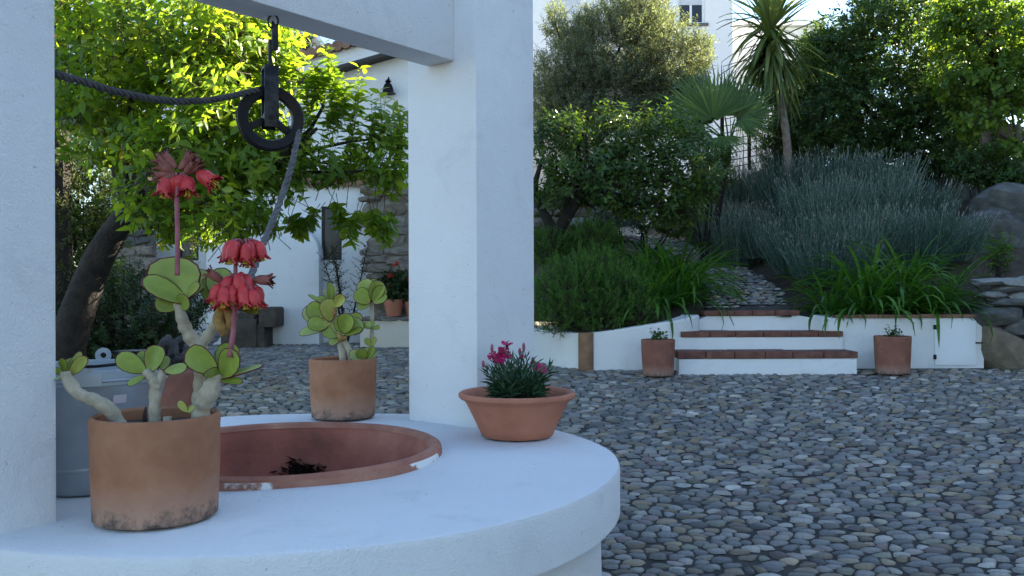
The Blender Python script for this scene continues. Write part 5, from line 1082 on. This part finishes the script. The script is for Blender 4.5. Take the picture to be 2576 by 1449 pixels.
Y1 = 24.0; k1 = lambda u: (u - 1288) / FPX * Y1; z1_ = lambda v: EYE + (724 - v) / FPX * Y1
big_house('tall white house with blinds behind the olive tree', k1(1180), k1(1845), Y1, 6, 1.5, 12.5, [(k1(1708), k1(1776), z1_(60), z1_(-70)), (k1(1402), k1(1470), z1_(112), z1_(-18)), (k1(1560), k1(1628), z1_(90), z1_(-45))], 'white_far')
Y2 = 26.5; k2 = lambda u: (u - 1288) / FPX * Y2; z2_ = lambda v: EYE + (724 - v) / FPX * Y2
big_house('lower pale house seen between the yucca leaves', k2(1835), k2(2060), Y2, 5, 1.5, z2_(70), [], 'white_far')
Y3 = 21.0; k3 = lambda u: (u - 1288) / FPX * Y3; z3_ = lambda v: EYE + (724 - v) / FPX * Y3
big_house('narrow pale house end behind the lemon tree', k3(560), k3(725), Y3, 5, 0, z3_(20), [], 'white_far')

# unseen house block, added out of view to keep sun off the courtyard
nbw = None
nb = thing('sun_blocker_house', (14.5, 6, 0), 'unseen long white house block added to shade the courtyard', 'house')
one(box(12.0, 17.0, -9.0, 15.4, -.6, 9.05), 'wall', M['white_far'], nb)
one(box(12.2, 16.8, 15.4, 20.4, -.6, 7.3), 'blocker_wing', M['white_far'], nb)  # lower part of the added blocker, sized so sun still reaches the mulberry
one(([(11.7, -9.3, 9.06), (17.3, -9.3, 9.06), (14.5, -9.3, 10.2), (11.7, 15.6, 9.06), (17.3, 15.6, 9.06), (14.5, 15.6, 10.2)], [(0, 1, 2), (3, 5, 4), (0, 2, 5, 3), (1, 4, 5, 2), (0, 3, 4, 1)]), 'roof', M['tile'], nb)

# ------------------------------------------------------------------ pinks in the clay bowl
cbw = np.array((.018, 3.47, TOPZ + .003))
bw = thing('potted_pink', cbw, 'wide clay bowl of magenta pinks on the well rim', 'potted plant')
pt = one(lathe([(.0, .004), (.136, .002), (.141, .007), (.150, .03), (.198, .128), (.206, .140), (.222, .148), (.229, .156), (.229, .166), (.221, .172), (.208, .170), (.196, .158), (.188, .13), (.140, .03), (.0, .03)], cbw, 64, .004, 3), 'bowl', M['bowl'], bw, True)
one(lathe([(.1885, .132), (.12, .14), (.0, .142)], cbw, 40, .02, 5), 'soil', M['soil'], pt, True)
rg = np.random.default_rng(44); n = 80; pc0 = cbw + np.array((0, 0, .14))
a = rg.uniform(0, 6.28, n); q = np.sqrt(rg.uniform(0, 1, n)); bp = pc0 + np.stack((np.cos(a) * q * .06, np.sin(a) * q * .05, 0 * a), 1); dr = nz(np.stack((np.cos(a) * q * .62, np.sin(a) * q * .5, np.full(n, 1.)), 1)); tl = rg.uniform(.09, .19, n) * (1 - .25 * q)
foliage(bw, 'pink_leaf', [(*pc0 + np.array((0, 0, .02)), .085, .075, .025)], 90, .05, 9, .066, .0098, 45, .5, 1.0, TS, 1.0, .05, extra=[(bp[i], bp[i] + dr[i] * tl[i]) for i in range(n)], name='foliage', twig_r=.002)
def pinkflower(u, v, R, nr, sd_):
    rg = random.Random(sd_); c = P(u, v, 3.45); nr = nz(nr); ref = nz(np.cross(nr, (0.3, 1, .2))); b2 = np.cross(nr, ref); stm = one(tube(spline([pc0 + (c - pc0) * np.array((.55, .5, .15)), (pc0 + c) / 2 + np.array((0, 0, .02)), c], 8), .0018, 5), 'flower_stem', M['pink_leaf'], bw)
    one(tube([c - nr * .022, c - nr * .006, c], [.003, .0055, .006], 7), 'calyx', M['shrub'], stm, True)
    for k in range(5):
        a = k * 1.2566 + rg.uniform(-.15, .15); V = [c]; F = []
        for j in range(7):
            t = (j / 6 - .5) * 1.25; rr = R * (1 + (.10 if j % 2 else -.04)) * (1 if 0 < j < 6 else .85); V.append(c + rr * (math.cos(a + t) * ref + math.sin(a + t) * b2) + nr * (.004 * math.sin(k * 2 + j) + .003))
        for j in range(6): F.append((0, j + 1, j + 2))
        me = np_mesh('petal', np.array(V) - origin(bw), np.array(F), M['magenta'], tint=np.full(8, rg.random())); link('petal', me, stm)
for u, v, R, nr, s in ((1258, 900, .026, (-.1, -.8, .5), 1), (1238, 893, .02, (-.5, -.6, .6), 2), (1275, 892, .02, (.3, -.7, .6), 3), (1266, 880, .022, (0, -.5, .9), 4), (1275, 864, .022, (.1, -.35, 1), 5), (1362, 926, .024, (.6, -.5, .6), 6), (1250, 902, .02, (-.2, -1, .3), 7), (1312, 896, .010, (.2, -.8, .5), 8)): pinkflower(u, v, R, nr, s)
for u, v, l in ((1237, 876, .02), (1215, 915, .016), (1317, 873, .02), (1307, 884, .016), (1345, 928, .014), (1340, 905, .012)):
    c = P(u, v, 3.45); st_ = one(tube(spline([pc0 + (c - pc0) * np.array((.5, .5, .1)), (pc0 + c) / 2, c], 7), .0018, 5), 'bud_stem', M['pink_leaf'], bw)
    one(lathe([(.0, -l), (.005, -l * .6), (.0065, 0), (.005, l * .6), (.0, l)], c, 8), 'bud', M['stalk'], st_, True)
